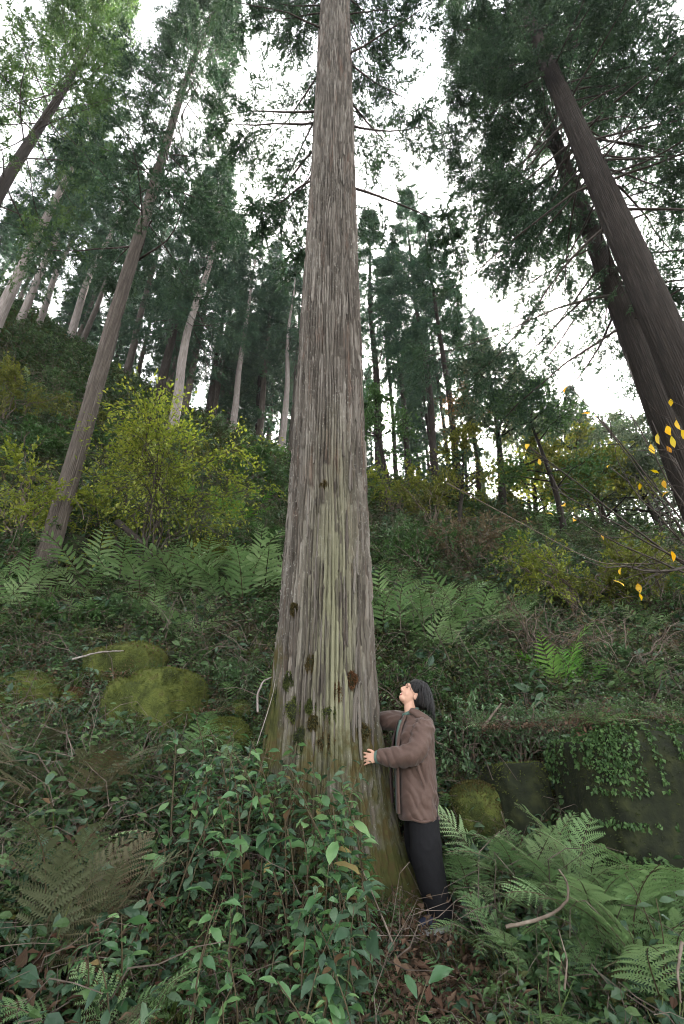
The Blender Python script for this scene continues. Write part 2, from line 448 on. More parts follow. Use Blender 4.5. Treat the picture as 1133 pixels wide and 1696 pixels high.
def simple_trunk(seed, H, r0, sides=20, bend=.25, flare=.35, ridges=0):
    r = np.random.default_rng(seed)
    z = np.concatenate([np.linspace(-.9, 2, 16), np.linspace(2, H, 34)[1:]]) if not ridges else np.concatenate([np.linspace(-.9, 16, 130), np.linspace(16, H, 50)[1:]])
    t = np.clip(z / H, 0, 1)
    R = r0 * (1 - t) ** .8 * (1 + flare * np.exp(-np.clip(z, 0, None) / .45)) + .012
    cx = bend * (vnoise(z * .12, z * 0 + seed, 1) - .5) * np.clip(z / 6, 0, 1); cy = bend * (vnoise(z * .12, z * 0 + seed + 9, 2) - .5) * np.clip(z / 6, 0, 1)
    th = np.arange(sides) * 2 * math.pi / sides
    RR = R[:, None] * (1 + .06 * np.sin(3 * th + seed)[None] + .10 * (np.exp(-np.clip(z, 0, None) / .5))[:, None] * np.sin(5 * th + seed)[None] + .05 * (r.random((len(z), sides)) - .5))
    if ridges:
        A, ZZ = np.meshgrid(th / (2 * math.pi), z)
        sv = A * ridges + 1.2 * fbm(np.cos(A * 6.28) * 3, np.sin(A * 6.28) * 3 + ZZ * .5, 3, seed)
        kk = np.floor(sv); fr = sv - kk; sg = np.floor(ZZ / .7 + hash2(kk % ridges, kk * 0, seed) * 7)
        e = np.clip(np.minimum(fr, 1 - fr) / .25, 0, 1)
        RR = R[:, None] * (1 + .05 * np.sin(3 * th + seed)[None]) + .022 * (e * (.4 + .6 * hash2(kk % ridges, sg, seed + 4)) - .5) + .02 * fbm(A * 9, ZZ * .8, 3, seed + 7)
    V = np.stack([cx[:, None] + RR * np.cos(th), cy[:, None] + RR * np.sin(th), np.repeat(z[:, None], sides, 1)], -1).reshape(-1, 3)
    i, j = np.meshgrid(np.arange(len(z) - 1), np.arange(sides), indexing='ij')
    F = np.stack([i * sides + j, i * sides + (j + 1) % sides, (i + 1) * sides + (j + 1) % sides, (i + 1) * sides + j], -1).reshape(-1, 4)
    return V, F
def near_cedar(t, crown_args, branch_mat='branch', maxb=60, leafmat='cedar', inner=.5):
    """crown as one part, every branch a part of its own"""
    V, F, C, br = cedar_crown(**crown_args)
    link('crown', new_mesh('crown', V, F, M[leafmat], col=C), t)
    for k, (P, R) in enumerate(br[:maxb]):
        v, f = tube(P, R, 6)
        link('branch', new_mesh('branch', v, f, M[branch_mat], True), t)

def strip_mesh(seed):
    r = np.random.default_rng(seed)
    zz = np.linspace(0, 1, 12); w = (.5 + .5 * np.sin(np.clip(zz * 1.1 + .05, 0, 1) * math.pi) ** .4) * .5 * (1 + .2 * r.normal(0, 1, 12))
    w[0] *= .3; w[-1] *= .25
    cx = np.cumsum(r.normal(0, .12, 12)) * .5
    lift = .012 + .016 * (np.clip(.12 - zz, 0, 1) / .12) ** 2 * r.random() + .022 * (np.clip(zz - .85, 0, 1) / .15) ** 2 * r.random()
    row = []
    for q, e in ((-1, -.010), (-.8, .0), (0, .004), (.8, .0), (1, -.010)):
        row.append(np.stack([cx + q * w, lift + e, zz], -1))
    V = np.stack(row, 1).reshape(-1, 3); n = 5
    F = np.array([(i * n + j, i * n + j + 1, (i + 1) * n + j + 1, (i + 1) * n + j) for i in range(11) for j in range(4)])
    tn = r.uniform(.35, .95)
    return new_mesh('bark_strip', V, F, M['great_bark'], True, col=np.tile(np.array([[tn, 0, 0]]), (len(V), 1)))
t = thing('cedar_tree', 'huge straight cedar trunk with fissured grey bark that the person embraces', 'tree', (TX, TY, 0))
mb = MB()
for zz, nth_ in ((np.concatenate([np.linspace(-.6, 4, 250), np.linspace(4, 9.5, 190)[1:]]), 840), (np.concatenate([np.linspace(9.48, 20, 130), np.linspace(20, 35, 30)[1:]]), 400)):
    V, F, C = great_trunk(zz, nth_); mb.add(V, F, 0, C)
link('trunk', mb.mesh('trunk', [M['great_bark']], True), t)
near_cedar(t, dict(seed=5, H=35, zb=9.2, rmax=2.7, nb=110, nsec=16, nrope=13, nneedle=9, nl=.10, nw=.024, ropeL=.26, low_long=.8, avoid=(-1.57, 1.15, 22)))
GREAT = t
STRIPS = [strip_mesh(800 + k) for k in range(14)]
for k in range(290):                                            # loose plates of bark standing off the trunk
    th = -math.pi / 2 + RNG.uniform(-1.75, 1.75); z = 1.0 + 9 * RNG.random() ** 1.4; R = trunk_profile(z, MAINP) + .012
    link('bark_strip', STRIPS[k % 14], GREAT, loc=(R * math.cos(th), R * math.sin(th), z), rot=(RNG.normal(0, .004), RNG.normal(0, .03), th - math.pi / 2), scale=(RNG.uniform(.014, .034), 1, RNG.uniform(.25, .75)))

def cedar(px, py, d, r0, H, crown, label, group, bark='bark_pale', rz=0, lean=(0, 0), seed=1, base=None):
    if base is None:
        a, b = ray(px, py); x, y = a * d, d
    else: x, y = base
    z = g1(x, y) - .05
    t = thing('cedar_tree', label, 'tree', (x, y, z), 0, group)
    t.rotation_euler = (lean[1], lean[0], rz)
    return t

# -- near neighbours with branches as parts
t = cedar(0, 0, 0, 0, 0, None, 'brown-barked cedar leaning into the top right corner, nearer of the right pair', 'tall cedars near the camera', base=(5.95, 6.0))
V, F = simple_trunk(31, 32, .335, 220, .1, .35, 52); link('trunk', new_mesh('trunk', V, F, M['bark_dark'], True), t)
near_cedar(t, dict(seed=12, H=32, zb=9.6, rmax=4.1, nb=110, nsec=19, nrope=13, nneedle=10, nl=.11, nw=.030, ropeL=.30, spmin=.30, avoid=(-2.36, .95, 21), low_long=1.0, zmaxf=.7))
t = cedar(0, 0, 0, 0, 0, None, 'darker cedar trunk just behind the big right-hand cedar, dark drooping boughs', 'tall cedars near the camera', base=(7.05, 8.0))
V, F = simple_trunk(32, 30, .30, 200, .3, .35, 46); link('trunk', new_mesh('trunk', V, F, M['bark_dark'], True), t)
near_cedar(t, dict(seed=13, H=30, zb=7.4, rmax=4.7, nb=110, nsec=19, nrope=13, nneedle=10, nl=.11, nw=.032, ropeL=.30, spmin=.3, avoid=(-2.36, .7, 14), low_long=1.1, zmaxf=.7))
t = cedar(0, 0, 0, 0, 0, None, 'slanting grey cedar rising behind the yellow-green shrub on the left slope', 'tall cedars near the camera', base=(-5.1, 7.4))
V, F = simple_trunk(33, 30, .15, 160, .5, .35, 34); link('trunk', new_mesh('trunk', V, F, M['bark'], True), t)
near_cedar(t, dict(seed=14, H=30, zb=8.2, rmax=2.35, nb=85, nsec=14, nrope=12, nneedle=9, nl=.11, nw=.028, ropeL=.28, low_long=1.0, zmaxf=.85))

# -- shared crowns for the farther trees (branch wood inside the crown mesh)
def crown_mesh(name, leafmat='cedar_far', **kw):
    V, F, C, br = cedar_crown(**kw)
    mb = MB(); mb.add(V, F, 0, C)
    for P, R in br:
        v, f = tube(P, R, 4, False); mb.add(v, f, 1, (.2, .2, .2))
    return mb.mesh(name, [M[leafmat], M['branch']])
M['cedar_lit'] = mat_leaf('cedar_needles_lit', [(.026, .052, .019), (.052, .098, .03), (.10, .15, .045)], .55, .35, 1.0, True)  # lit copy of the needles: light on the top left crown put into the colour
CROWNS = [crown_mesh('crown', seed=51, H=28, zb=8.5, rmax=3.2, nb=95, nsec=12, nrope=10, nneedle=9, nl=.15, nw=.038, ropeL=.36),
          crown_mesh('crown', seed=52, H=28, zb=10.5, rmax=3.0, nb=80, nsec=12, nrope=10, nneedle=9, nl=.15, nw=.038, ropeL=.36),
          crown_mesh('crown', seed=53, H=28, zb=6.5, rmax=3.6, nb=105, nsec=12, nrope=10, nneedle=9, nl=.15, nw=.038, ropeL=.36),
          crown_mesh('crown', seed=55, H=28, zb=3.5, rmax=3.4, nb=110, nsec=11, nrope=9, nneedle=8, nl=.22, nw=.08, ropeL=.36),
          crown_mesh('crown', seed=54, H=28, zb=14, rmax=2.4, nb=60, nsec=10, nrope=8, nneedle=8, nl=.17, nw=.05, ropeL=.36),
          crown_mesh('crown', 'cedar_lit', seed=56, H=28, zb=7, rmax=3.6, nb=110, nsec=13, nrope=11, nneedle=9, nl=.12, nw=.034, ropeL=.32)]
TRUNKS = {}
for k, (bk) in enumerate(('bark_pale', 'bark', 'bark_dark')):
    for q in range(2):
        V, F = simple_trunk(60 + 7 * k + q, 28, .30, 16, .5)
        TRUNKS[bk, q] = new_mesh('trunk', V, F, M[bk], True)
def far_cedar(px, py, d, dia, H, ck, bark, label, group=None, base=None, lean=(0, 0)):
    if base is None:
        a, b = ray(px, py); x, y = a * d, d
    else: x, y = base
    t = thing('cedar_tree', label, 'tree', (x, y, g1(x, y) - .1), RNG.random() * 6.28, group)
    t.rotation_euler = (lean[0], lean[1], RNG.random() * 6.28)
    sz = H / 28
    link('trunk', TRUNKS[bark, int(RNG.random() * 2)], t, scale=(dia / .6, dia / .6, sz))
    link('crown', CROWNS[ck], t, rot=(0, 0, RNG.random() * 6.28), scale=(sz * (.9 + .25 * RNG.random()), sz * (.9 + .25 * RNG.random()), sz))
    return t
G_L, G_C, G_R = 'cedars on the left slope', 'slim cedars on the ridge left of the great trunk', 'cedars on the ridge right of the great trunk'
for a in (
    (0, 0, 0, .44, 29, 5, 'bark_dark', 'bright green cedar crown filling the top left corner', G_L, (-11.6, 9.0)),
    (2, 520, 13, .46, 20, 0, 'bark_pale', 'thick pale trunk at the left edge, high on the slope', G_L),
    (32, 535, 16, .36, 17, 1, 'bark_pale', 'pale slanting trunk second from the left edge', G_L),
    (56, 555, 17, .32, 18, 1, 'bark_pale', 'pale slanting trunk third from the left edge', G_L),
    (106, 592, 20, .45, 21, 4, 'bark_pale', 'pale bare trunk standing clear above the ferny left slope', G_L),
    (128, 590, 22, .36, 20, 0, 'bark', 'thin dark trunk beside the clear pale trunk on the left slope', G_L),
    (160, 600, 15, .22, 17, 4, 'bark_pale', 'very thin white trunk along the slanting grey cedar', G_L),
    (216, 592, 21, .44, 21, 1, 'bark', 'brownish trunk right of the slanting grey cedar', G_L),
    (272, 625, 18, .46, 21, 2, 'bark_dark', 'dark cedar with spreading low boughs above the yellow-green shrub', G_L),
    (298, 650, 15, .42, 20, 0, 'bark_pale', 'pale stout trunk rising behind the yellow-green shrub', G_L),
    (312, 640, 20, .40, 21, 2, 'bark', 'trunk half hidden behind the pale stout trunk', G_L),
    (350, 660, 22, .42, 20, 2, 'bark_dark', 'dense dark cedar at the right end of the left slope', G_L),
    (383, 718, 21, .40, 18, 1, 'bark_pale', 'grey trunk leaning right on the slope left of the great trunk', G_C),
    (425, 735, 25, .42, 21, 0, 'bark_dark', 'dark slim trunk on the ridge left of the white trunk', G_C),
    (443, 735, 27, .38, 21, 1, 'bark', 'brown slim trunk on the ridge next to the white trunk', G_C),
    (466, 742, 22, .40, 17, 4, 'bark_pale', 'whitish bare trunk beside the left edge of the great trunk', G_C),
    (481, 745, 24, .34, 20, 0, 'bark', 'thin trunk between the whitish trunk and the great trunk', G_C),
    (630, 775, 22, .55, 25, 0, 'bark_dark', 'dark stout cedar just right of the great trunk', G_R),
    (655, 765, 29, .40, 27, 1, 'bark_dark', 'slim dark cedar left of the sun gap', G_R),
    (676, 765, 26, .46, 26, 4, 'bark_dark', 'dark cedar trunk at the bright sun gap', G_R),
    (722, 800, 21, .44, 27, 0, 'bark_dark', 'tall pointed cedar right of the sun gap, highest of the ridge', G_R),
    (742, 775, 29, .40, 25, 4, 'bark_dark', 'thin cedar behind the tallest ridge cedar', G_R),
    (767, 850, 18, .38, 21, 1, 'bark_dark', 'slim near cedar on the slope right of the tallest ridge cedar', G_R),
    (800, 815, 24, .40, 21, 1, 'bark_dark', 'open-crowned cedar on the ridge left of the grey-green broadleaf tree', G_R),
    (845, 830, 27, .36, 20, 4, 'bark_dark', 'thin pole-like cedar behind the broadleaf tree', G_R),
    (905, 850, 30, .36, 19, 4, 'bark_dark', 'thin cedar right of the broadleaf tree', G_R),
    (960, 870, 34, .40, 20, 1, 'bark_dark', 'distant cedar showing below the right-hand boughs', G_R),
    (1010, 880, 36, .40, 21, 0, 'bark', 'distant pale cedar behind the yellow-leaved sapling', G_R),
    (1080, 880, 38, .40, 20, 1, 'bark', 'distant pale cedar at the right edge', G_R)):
    far_cedar(*a)
for k in range(40):                                             # deeper in the wood
    x = RNG.uniform(-34, -4); y = RNG.uniform(24, 46)
    far_cedar(0, 0, 0, RNG.uniform(.34, .5), RNG.uniform(13, 19), (3, 3, 2, 0)[int(RNG.integers(0, 4))], ('bark', 'bark', 'bark_dark')[int(RNG.integers(0, 3))],
              'one of the crowded cedars deep in the wood behind the left slope', 'cedars deep in the wood', (x, y))
for k in range(9):
    x = RNG.uniform(0, 9); y = RNG.uniform(30, 46)
    far_cedar(0, 0, 0, RNG.uniform(.34, .5), RNG.uniform(20, 26), int(RNG.integers(0, 4)), 'bark_dark',
              'one of the cedars far behind the sun gap', 'cedars behind the sun gap', (x, y))
# ------------------------------------------------------------------ leaves, ferns, plants
M['leaf'] = mat_leaf('glossy_leaf', [(.025, .06, .026), (.045, .105, .042), (.08, .165, .06), (.15, .245, .095)], .3, .28, 5, spec=.42)
M['leaf_dull'] = mat_leaf('dull_leaf', [(.025, .055, .03), (.045, .085, .048), (.08, .125, .07)], .4, .25, 5, spec=.28)
M['leaf_yellow'] = mat_leaf('yellow_leaf', [(.55, .26, .02), (.62, .36, .03), (.50, .42, .05), (.42, .20, .03)], .5, .45, 3)
M['fern'] = mat_leaf('fern_green', [(.085, .155, .065), (.15, .24, .10), (.24, .33, .165)], .42, .3, 3, spec=.2)
M['fern_bright'] = mat_leaf('fern_bright', [(.06, .15, .03), (.095, .21, .045), (.15, .26, .07)], .5, .4, 3)
M['fern_dry'] = mat_leaf('fern_faded', [(.05, .06, .03), (.075, .085, .045), (.09, .07, .04)], .6, .25, 4)
M['stalk'] = mat_rough('stalk', [(.035, .026, .015), (.075, .058, .032)], 8, .7, (1, 1, 1), .1, 2)
M['stalk_green'] = mat_rough('stalk_green', [(.05, .06, .025), (.09, .11, .04)], 8, .6, (1, 1, 1), .1, 2)

def leaf_mesh(seed, mat, w=.42, fold=.25, curl=.35, tip=1.4, wave=.03, toothed=False):
    r = np.random.default_rng(seed)
    x = np.array([0, .10, .28, .48, .66, .82, .93, 1.0])
    prof = np.array([.03, .34, .80, 1.0, .86, .52, .22, .0]) * w * .5
    z = -curl * x ** 2 * .5 + .06 * np.sin(x * 3)
    V = []
    for k in range(len(x)):
        a = wave * r.normal(); b = wave * r.normal()
        V += [(x[k], prof[k], z[k] + fold * prof[k] + a), (x[k], 0, z[k]), (x[k], -prof[k], z[k] + fold * prof[k] + b)]
    F = []
    for k in range(len(x) - 1):
        o = 3 * k
        F += [(o, o + 1, o + 4, o + 3), (o + 1, o + 2, o + 5, o + 4)]
    V += [(-.18, .008, .0), (-.18, -.008, .0), (.02, 0, .01)]
    n = len(V); me_f = np.array(F)
    mb = MB(); mb.add(V[:-3], me_f); mb.add(V[-3:], np.array([[0, 1, 2]]))
    return mb.mesh('leaf', [mat], True)
LEAVES = {}
M['leaf_dead'] = mat_leaf('dead_leaf', [(.07, .04, .02), (.13, .08, .04), (.16, .14, .05)], .7, .2, 5)
for nm in ('leaf', 'leaf_dull', 'leaf_yellow', 'leaf_dead'):
    LEAVES[nm] = [leaf_mesh(90 + k, M[nm], w=(.42, .48, .38, .55)[k], fold=(.3, .15, .35, .1)[k], curl=(.3, .55, .1, .4)[k]) for k in range(4)]

def frond_mesh(seed, mat, L=1.0, pairs=17, width=.30, teeth=9, arch=.35, droop=.9, stipe=.22, detail=True):
    """a frond along +X that arches up and droops; pinnae are combs of narrow teeth"""
    r = np.random.default_rng(seed)
    n = 16
    s = np.linspace(0, 1, n)
    ang = arch - droop * s ** 1.4
    P = np.zeros((n, 3)); P[1:, 0] = np.cumsum(np.cos(ang[:-1])) * L / (n - 1); P[1:, 2] = np.cumsum(np.sin(ang[:-1])) * L / (n - 1)
    P[:, 1] = .04 * L * np.sin(s * 3 + r.random() * 6)
    mb = MB()
    v, f = tube(P, .0055 * L * np.linspace(1, .3, n) + .001, 3, False); mb.add(v, f, 1)
    T = norm(np.gradient(P, axis=0))
    for k in range(pairs):
        q = stipe + (1 - stipe) * (k + .3) / pairs
        x = (q - stipe) / (1 - stipe)
        env = min(1, .55 + x * 2.2) * (1 - x) ** .62 + .02
        p = np.array([np.interp(q, s, P[:, c]) for c in range(3)]); tg = norm(np.array([np.interp(q, s, T[:, c]) for c in range(3)]))
        up = norm(np.cross(tg, np.array([0, 1., 0]))); up = up if up[2] > 0 else -up
        for sd in (-1, 1):
            pl = width * L * env * (.9 + .2 * r.random())
            sweep = .38 + .5 * x + .08 * r.normal()
            d = norm(np.array([0, sd, 0]) * math.cos(sweep) + tg * math.sin(sweep) + up * (.16 + .08 * r.normal()))
            d2 = norm(d - up * (.45 + .15 * r.random()))
            lat = norm(np.cross(d, up))
            m = 5
            tt = np.linspace(0, 1, m)
            C = p + d[None] * (pl * tt)[:, None] + (d2 - d)[None] * (pl * .55 * tt ** 2)[:, None]
            if detail:
                cw = pl * .018 + .0008
                w = cw * (1 - tt * .8)
                mb.add(np.concatenate([C + lat * w[:, None], C - lat * w[:, None]]), np.array([(i, i + 1, m + i + 1, m + i) for i in range(m - 1)]))
                nt = max(4, int(teeth * (.3 + .7 * env)))
                g = (np.arange(nt) + .3) / nt
                cc = np.stack([np.interp(g, tt, C[:, c]) for c in range(3)], -1)
                tl = min(pl * .22, L * (1 - stipe) / pairs * .62) * (np.minimum(1, .75 + g) * (1 - g) ** .4 + .08)
                hw = pl / nt * .34
                for s2 in (-1, 1):
                    dirn = norm(lat * s2 * .92 + d * .38 - up * .12)
                    A = cc - d * hw; B = cc + d * hw; Tp = cc + dirn * tl[:, None] + d * hw * .4; Tq = cc + dirn * tl[:, None] * .6 - d * hw * .55
                    Vt = np.stack([A, B, Tp, Tq], 1).reshape(-1, 3)
                    o = np.arange(nt)[:, None] * 4
                    mb.add(Vt, np.concatenate([o + np.array([[0, 1, 2, 3]])]))
            else:
                w = pl * .085 * np.array([.5, 1, .9, .55, 0]) 
                mb.add(np.concatenate([C + lat * w[:, None], C - lat * w[:, None]]), np.array([(i, i + 1, m + i + 1, m + i) for i in range(m - 1)]))
    return mb.mesh('frond', [mat, M['stalk']])
FRONDS = {}
for nm in ('fern', 'fern_bright', 'fern_dry'):
    FRONDS[nm] = [frond_mesh(200 + k, M[nm], 1.0, 13 + k, .26 + .025 * k, 15, .25 + .15 * k, .75 + .2 * k) for k in range(4)]
    FRONDS[nm + '_low'] = [frond_mesh(210 + k, M[nm], 1.0, 12, .28, 5, .3 + .15 * k, .8 + .2 * k, detail=False) for k in range(3)]

def fern(loc, L, n, kind, label, group, az0=None, spread=6.28, elev=(.15, .7), name='fern'):
    t = thing(name, label, 'fern', loc, 0, group)
    low = kind
    for k in range(n):
        a = (RNG.random() * 6.28 if az0 is None else az0 + (k / max(n - 1, 1) - .5) * spread + RNG.normal(0, .15))
        if az0 is None: a = k * 6.283 / n + RNG.normal(0, .3)
        e = RNG.uniform(*elev)
        me = FRONDS[low][int(RNG.integers(0, len(FRONDS[low])))]
        link('frond', me, t, loc=(0, 0, .02), rot=(RNG.normal(0, .25), -e, a), scale=L * RNG.uniform(.7, 1.15))
    return t

def plant(loc, h, nl, ls, kind, label, group, lean=None, name='leafy_plant', stalk='stalk', opposite=True, bare=.25, cat='plant'):
    """upright stem with single leaves"""
    t = thing(name, label, cat, loc, 0, group)
    a = RNG.random() * 6.28 if lean is None else lean
    k = RNG.uniform(.12, .45)
    s = np.linspace(0, 1, 8)
    P = np.stack([math.cos(a) * k * h * s ** 1.6 + .02 * np.sin(s * 5 + a), math.sin(a) * k * h * s ** 1.6 + .02 * np.cos(s * 6 + a), h * s * (1 - .12 * s)], -1)
    v, f = tube(P, np.linspace(.0065, .002, 8) * (.7 + .4 * h), 5)
    link('stem', new_mesh('stem', v, f, M[stalk], True), t)
    for i in range(nl):
        q = bare + (1 - bare) * (i + .5) / nl
        p = np.array([np.interp(q, s, P[:, c]) for c in range(3)])
        az = (i // 2) * 1.57 + (i % 2) * 3.14 + RNG.normal(0, .35) + a if opposite else i * 2.4 + RNG.normal(0, .4)
        el = RNG.uniform(-.55, .5) + (.35 if i >= nl - 2 else 0)
        size = ls * RNG.uniform(.6, 1.15) * (1 - .25 * q)
        me = LEAVES['leaf_dead' if RNG.random() < .05 and q < .8 else kind][int(RNG.integers(0, 4))]
        off = .16 * size
        link('leaf', me, t, loc=(p[0] + math.cos(az) * off * math.cos(el), p[1] + math.sin(az) * off * math.cos(el), p[2] + off * math.sin(el)), rot=(RNG.normal(0, .35), -el, az), scale=(size, size * RNG.uniform(.8, 1.15), size))
    return t

# ------------------------------------------------------------------ shrubs
def leaf_cloud(P, D, size, r, aspect=.5, flat=.35, jitter=.5, round_=False):
    """one pointed leaf (2 triangles, folded; 4 when round_) at each P"""
    n = len(P)
    d = norm(D + r.normal(0, jitter, (n, 3)))
    up = norm(np.array([0, 0, 1.]) + r.normal(0, flat, (n, 3)))
    sd = norm(np.cross(up, d)); nn = np.cross(d, sd)
    ln = size * (.6 + .7 * r.random(n))[:, None]; w = ln * aspect * .5
    if round_:
        V = np.stack([P, P + d * ln * .28 + sd * w * .85 + nn * w * .3, P + d * ln * .62 + sd * w * .8 + nn * w * .2, P + d * ln - nn * ln * .15,
                      P + d * ln * .62 - sd * w * .8 + nn * w * .2, P + d * ln * .28 - sd * w * .85 + nn * w * .3, P + d * ln * .45], 1).reshape(-1, 3)
        o = np.arange(n)[:, None] * 7
        return V, np.concatenate([o + np.array([q]) for q in ((0, 1, 6), (1, 2, 6), (2, 3, 6), (3, 4, 6), (4, 5, 6), (5, 0, 6))])
    V = np.stack([P, P + d * ln * .45 + sd * w + nn * w * .3, P + d * ln - nn * ln * .12, P + d * ln * .45 - sd * w + nn * w * .3], 1).reshape(-1, 3)
    o = np.arange(n)[:, None] * 4
    F = np.concatenate([o + np.array([[0, 1, 2]]), o + np.array([[0, 2, 3]])])
    return V, F
def shrub(loc, W, D, Ht, nstem, ntw, nleaf, size, leafmat, label, group, name='shrub', woodmat='twig', seed=1, layered=.35, aspect=.5, cat='shrub', bare=.0, lean=(0, 0), stem_r=.018):
    r = np.random.default_rng(seed)
    t = thing(name, label, cat, loc, 0, group)
    LP = []; LD = []
    for k in range(nstem):
        a = r.random() * 6.28; q = math.sqrt(r.random())
        top = np.array([math.cos(a) * q * W * .5 + lean[0], math.sin(a) * q * D * .5 + lean[1], Ht * (1 - .45 * q * q) * r.uniform(.75, 1.05)])
        s = np.linspace(0, 1, 9)
        mid = np.array([top[0] * .3, top[1] * .3, top[2] * .65])
        P = (2 * s * (1 - s))[:, None] * mid + (s * s)[:, None] * top + r.normal(0, .025 * Ht, (9, 3)) * np.minimum(1, s * 3)[:, None]
        P[0] = (r.normal(0, .06), r.normal(0, .06), -.08)
        mb = MB()
        v, f = tube(P, stem_r * np.linspace(1, .25, 9) * (.6 + .3 * Ht), 5); mb.add(v, f)
        for i in range(ntw):
            q = r.uniform(.38, 1)
            p = np.array([np.interp(q, s, P[:, c]) for c in range(3)])
            out = norm(np.array([p[0], p[1], 0]) + r.normal(0, .5, 3) * W * .3)
            d = norm(out * .8 + np.array([0, 0, r.uniform(-.15, .5) * (1 - layered)]) + r.normal(0, .35, 3))
            l = r.uniform(.18, .42) * min(W, Ht) * (.5 + .5 * (1.2 - q))
            ss = np.linspace(0, 1, 5)
            T = p + d * (l * ss)[:, None] + np.array([0, 0, -1]) * (.18 * l * ss ** 2)[:, None] + r.normal(0, .03 * l, (5, 3)) * ss[:, None]
            v, f = tube(T, .0045 * np.linspace(1, .3, 5) * (.7 + .2 * Ht), 3, False); mb.add(v, f)
            m = max(1, int(nleaf / (nstem * ntw)))
            g = r.uniform(.15, 1.05, m)
            pp = np.stack([np.interp(g, ss, T[:, c]) for c in range(3)], -1) + r.normal(0, .055 * l + .01, (m, 3))
            LP.append(pp); LD.append(np.repeat(d[None], m, 0))
        link('stem', mb.mesh('stem', [M[woodmat]], True), t)
    LP = np.concatenate(LP); LD = np.concatenate(LD)
    V, F = leaf_cloud(LP, LD, size, r, aspect)
    tn = np.repeat(r.random(len(LP)) * .6 + .4 * vnoise(LP[:, 0] * 2.5, LP[:, 2] * 2.5 + LP[:, 1], seed), 4)
    link('foliage', new_mesh('foliage', V, F, M[leafmat], col=np.stack([tn] * 3, -1)), t)
    return t
M['sh_yellow'] = mat_leaf('shrub_yellow_green', [(.07, .10, .022), (.125, .16, .032), (.20, .23, .048), (.30, .30, .07)], .5, .45, 1.5, True)
M['sh_olive'] = mat_leaf('shrub_olive', [(.06, .075, .02), (.11, .125, .03), (.19, .19, .045)], .5, .4, 1.5, True)
M['sh_green'] = mat_leaf('shrub_green', [(.03, .06, .022), (.05, .10, .032), (.085, .15, .05)], .45, .3, 1.5, True, spec=.2)
M['sh_glossy'] = mat_leaf('shrub_glossy', [(.04, .075, .03), (.065, .12, .05), (.11, .18, .08)], .32, .25, 1.5, True, spec=.4)
M['sh_grey'] = mat_leaf('broadleaf_grey_green', [(.045, .065, .04), (.075, .10, .06), (.12, .14, .08)], .5, .35, 1.2, True)
M['sh_rust'] = mat_leaf('rust_leaf', [(.10, .06, .025), (.15, .08, .03), (.12, .11, .04)], .5, .4, 1.5, True)
M['sh_dry'] = mat_leaf('dry_leaf', [(.07, .055, .035), (.12, .09, .055), (.10, .11, .05)], .6, .3, 2, True)

GS = 'shrubs on the hillside'
def sh(px, py, *a, d=None, dz=0, **k):
    p = hit(px, py) if d is None else np.array([ray(px, py)[0] * d, d, g1(ray(px, py)[0] * d, d)])
    p = p + np.array([0, 0, dz])
    return shrub(tuple(p), *a, **k)
sh(265, 845, 3.8, 2.8, 4.4, 16, 22, 9500, .078, 'sh_yellow', 'big yellow-green shrub with layered twigs in front of the slanting cedar', GS, seed=301, d=7.7, stem_r=.009, woodmat='branch')
sh(75, 770, 3.2, 1.8, 2.3, 9, 14, 3000, .09, 'sh_yellow', 'yellow-green shrub at the left edge below the pale trunks', GS, seed=302, d=7.5)
sh(20, 660, 2.8, 2.0, 2.2, 9, 14, 3200, .10, 'sh_olive', 'olive-yellow shrub high at the left edge', GS, seed=303, d=10.5)
sh(95, 690, 2.2, 1.8, 1.3, 8, 12, 2600, .10, 'sh_green', 'dark green bush on the upper left slope', GS, seed=304, d=10.5)
sh(190, 690, 2.2, 1.8, 1.4, 8, 12, 2600, .10, 'sh_green', 'green bush above the yellow-green shrub', GS, seed=305, d=12)
sh(420, 770, 2.6, 2.0, 1.2, 8, 12, 2800, .11, 'sh_green', 'low green bush on the ridge beside the whitish trunk', GS, seed=306, d=15)
sh(360, 760, 2.4, 2.0, 1.4, 8, 12, 2400, .11, 'sh_olive', 'olive bush on the ridge right of the yellow-green shrub', GS, seed=307, d=14)
sh(655, 880, 2.6, 2.0, 2.3, 10, 13, 1900, .10, 'sh_yellow', 'thin yellow-green bush on the slope just below the sun gap', GS, seed=308, d=13)
sh(720, 900, 2.8, 2.0, 2.0, 10, 14, 1600, .09, 'sh_olive', 'greyish twiggy bush below the tallest ridge cedar', GS, seed=309, d=12)
sh(700, 960, 2.6, 1.8, 1.4, 9, 13, 2200, .08, 'sh_green', 'dark low bush on the slope above the right ferns', GS, seed=310, d=9.5)
sh(790, 950, 2.8, 2.0, 1.7, 10, 14, 1800, .09, 'sh_dry', 'dry brownish bush in the middle of the right slope', GS, seed=311, d=10)
sh(960, 985, 3.4, 2.2, 2.0, 12, 14, 2600, .085, 'sh_yellow', 'yellowing shrub with horizontal twigs at the right of the slope', GS, seed=312, d=8.5)
sh(1075, 960, 2.6, 2.0, 1.8, 10, 14, 1900, .085, 'sh_olive', 'olive shrub at the right edge behind the sapling', GS, seed=313, d=8.0)
sh(890, 1060, 2.4, 1.5, 1.1, 12, 14, 500, .06, 'sh_dry', 'tangle of bare brown twigs above the mossy rock block', GS, seed=314, d=6.9)
sh(1030, 1080, 2.4, 1.5, 1.2, 12, 14, 500, .06, 'sh_dry', 'tangle of bare brown twigs near the right edge', GS, seed=315, d=6.6)
sh(760, 1165, 1.3, .9, .75, 10, 11, 1500, .055, 'sh_glossy', 'small-leaved glossy bush just right of the person', GS, seed=316, d=5.3)
sh(850, 1165, 1.2, .9, .7, 9, 11, 1400, .055, 'sh_glossy', 'small-leaved glossy bush between the person and the mossy block', GS, seed=317, d=5.2)
sh(665, 1110, 1.0, .8, .7, 9, 11, 1500, .05, 'sh_green', 'dark small-leaved bush between great trunk and person', GS, seed=318, d=6.0)
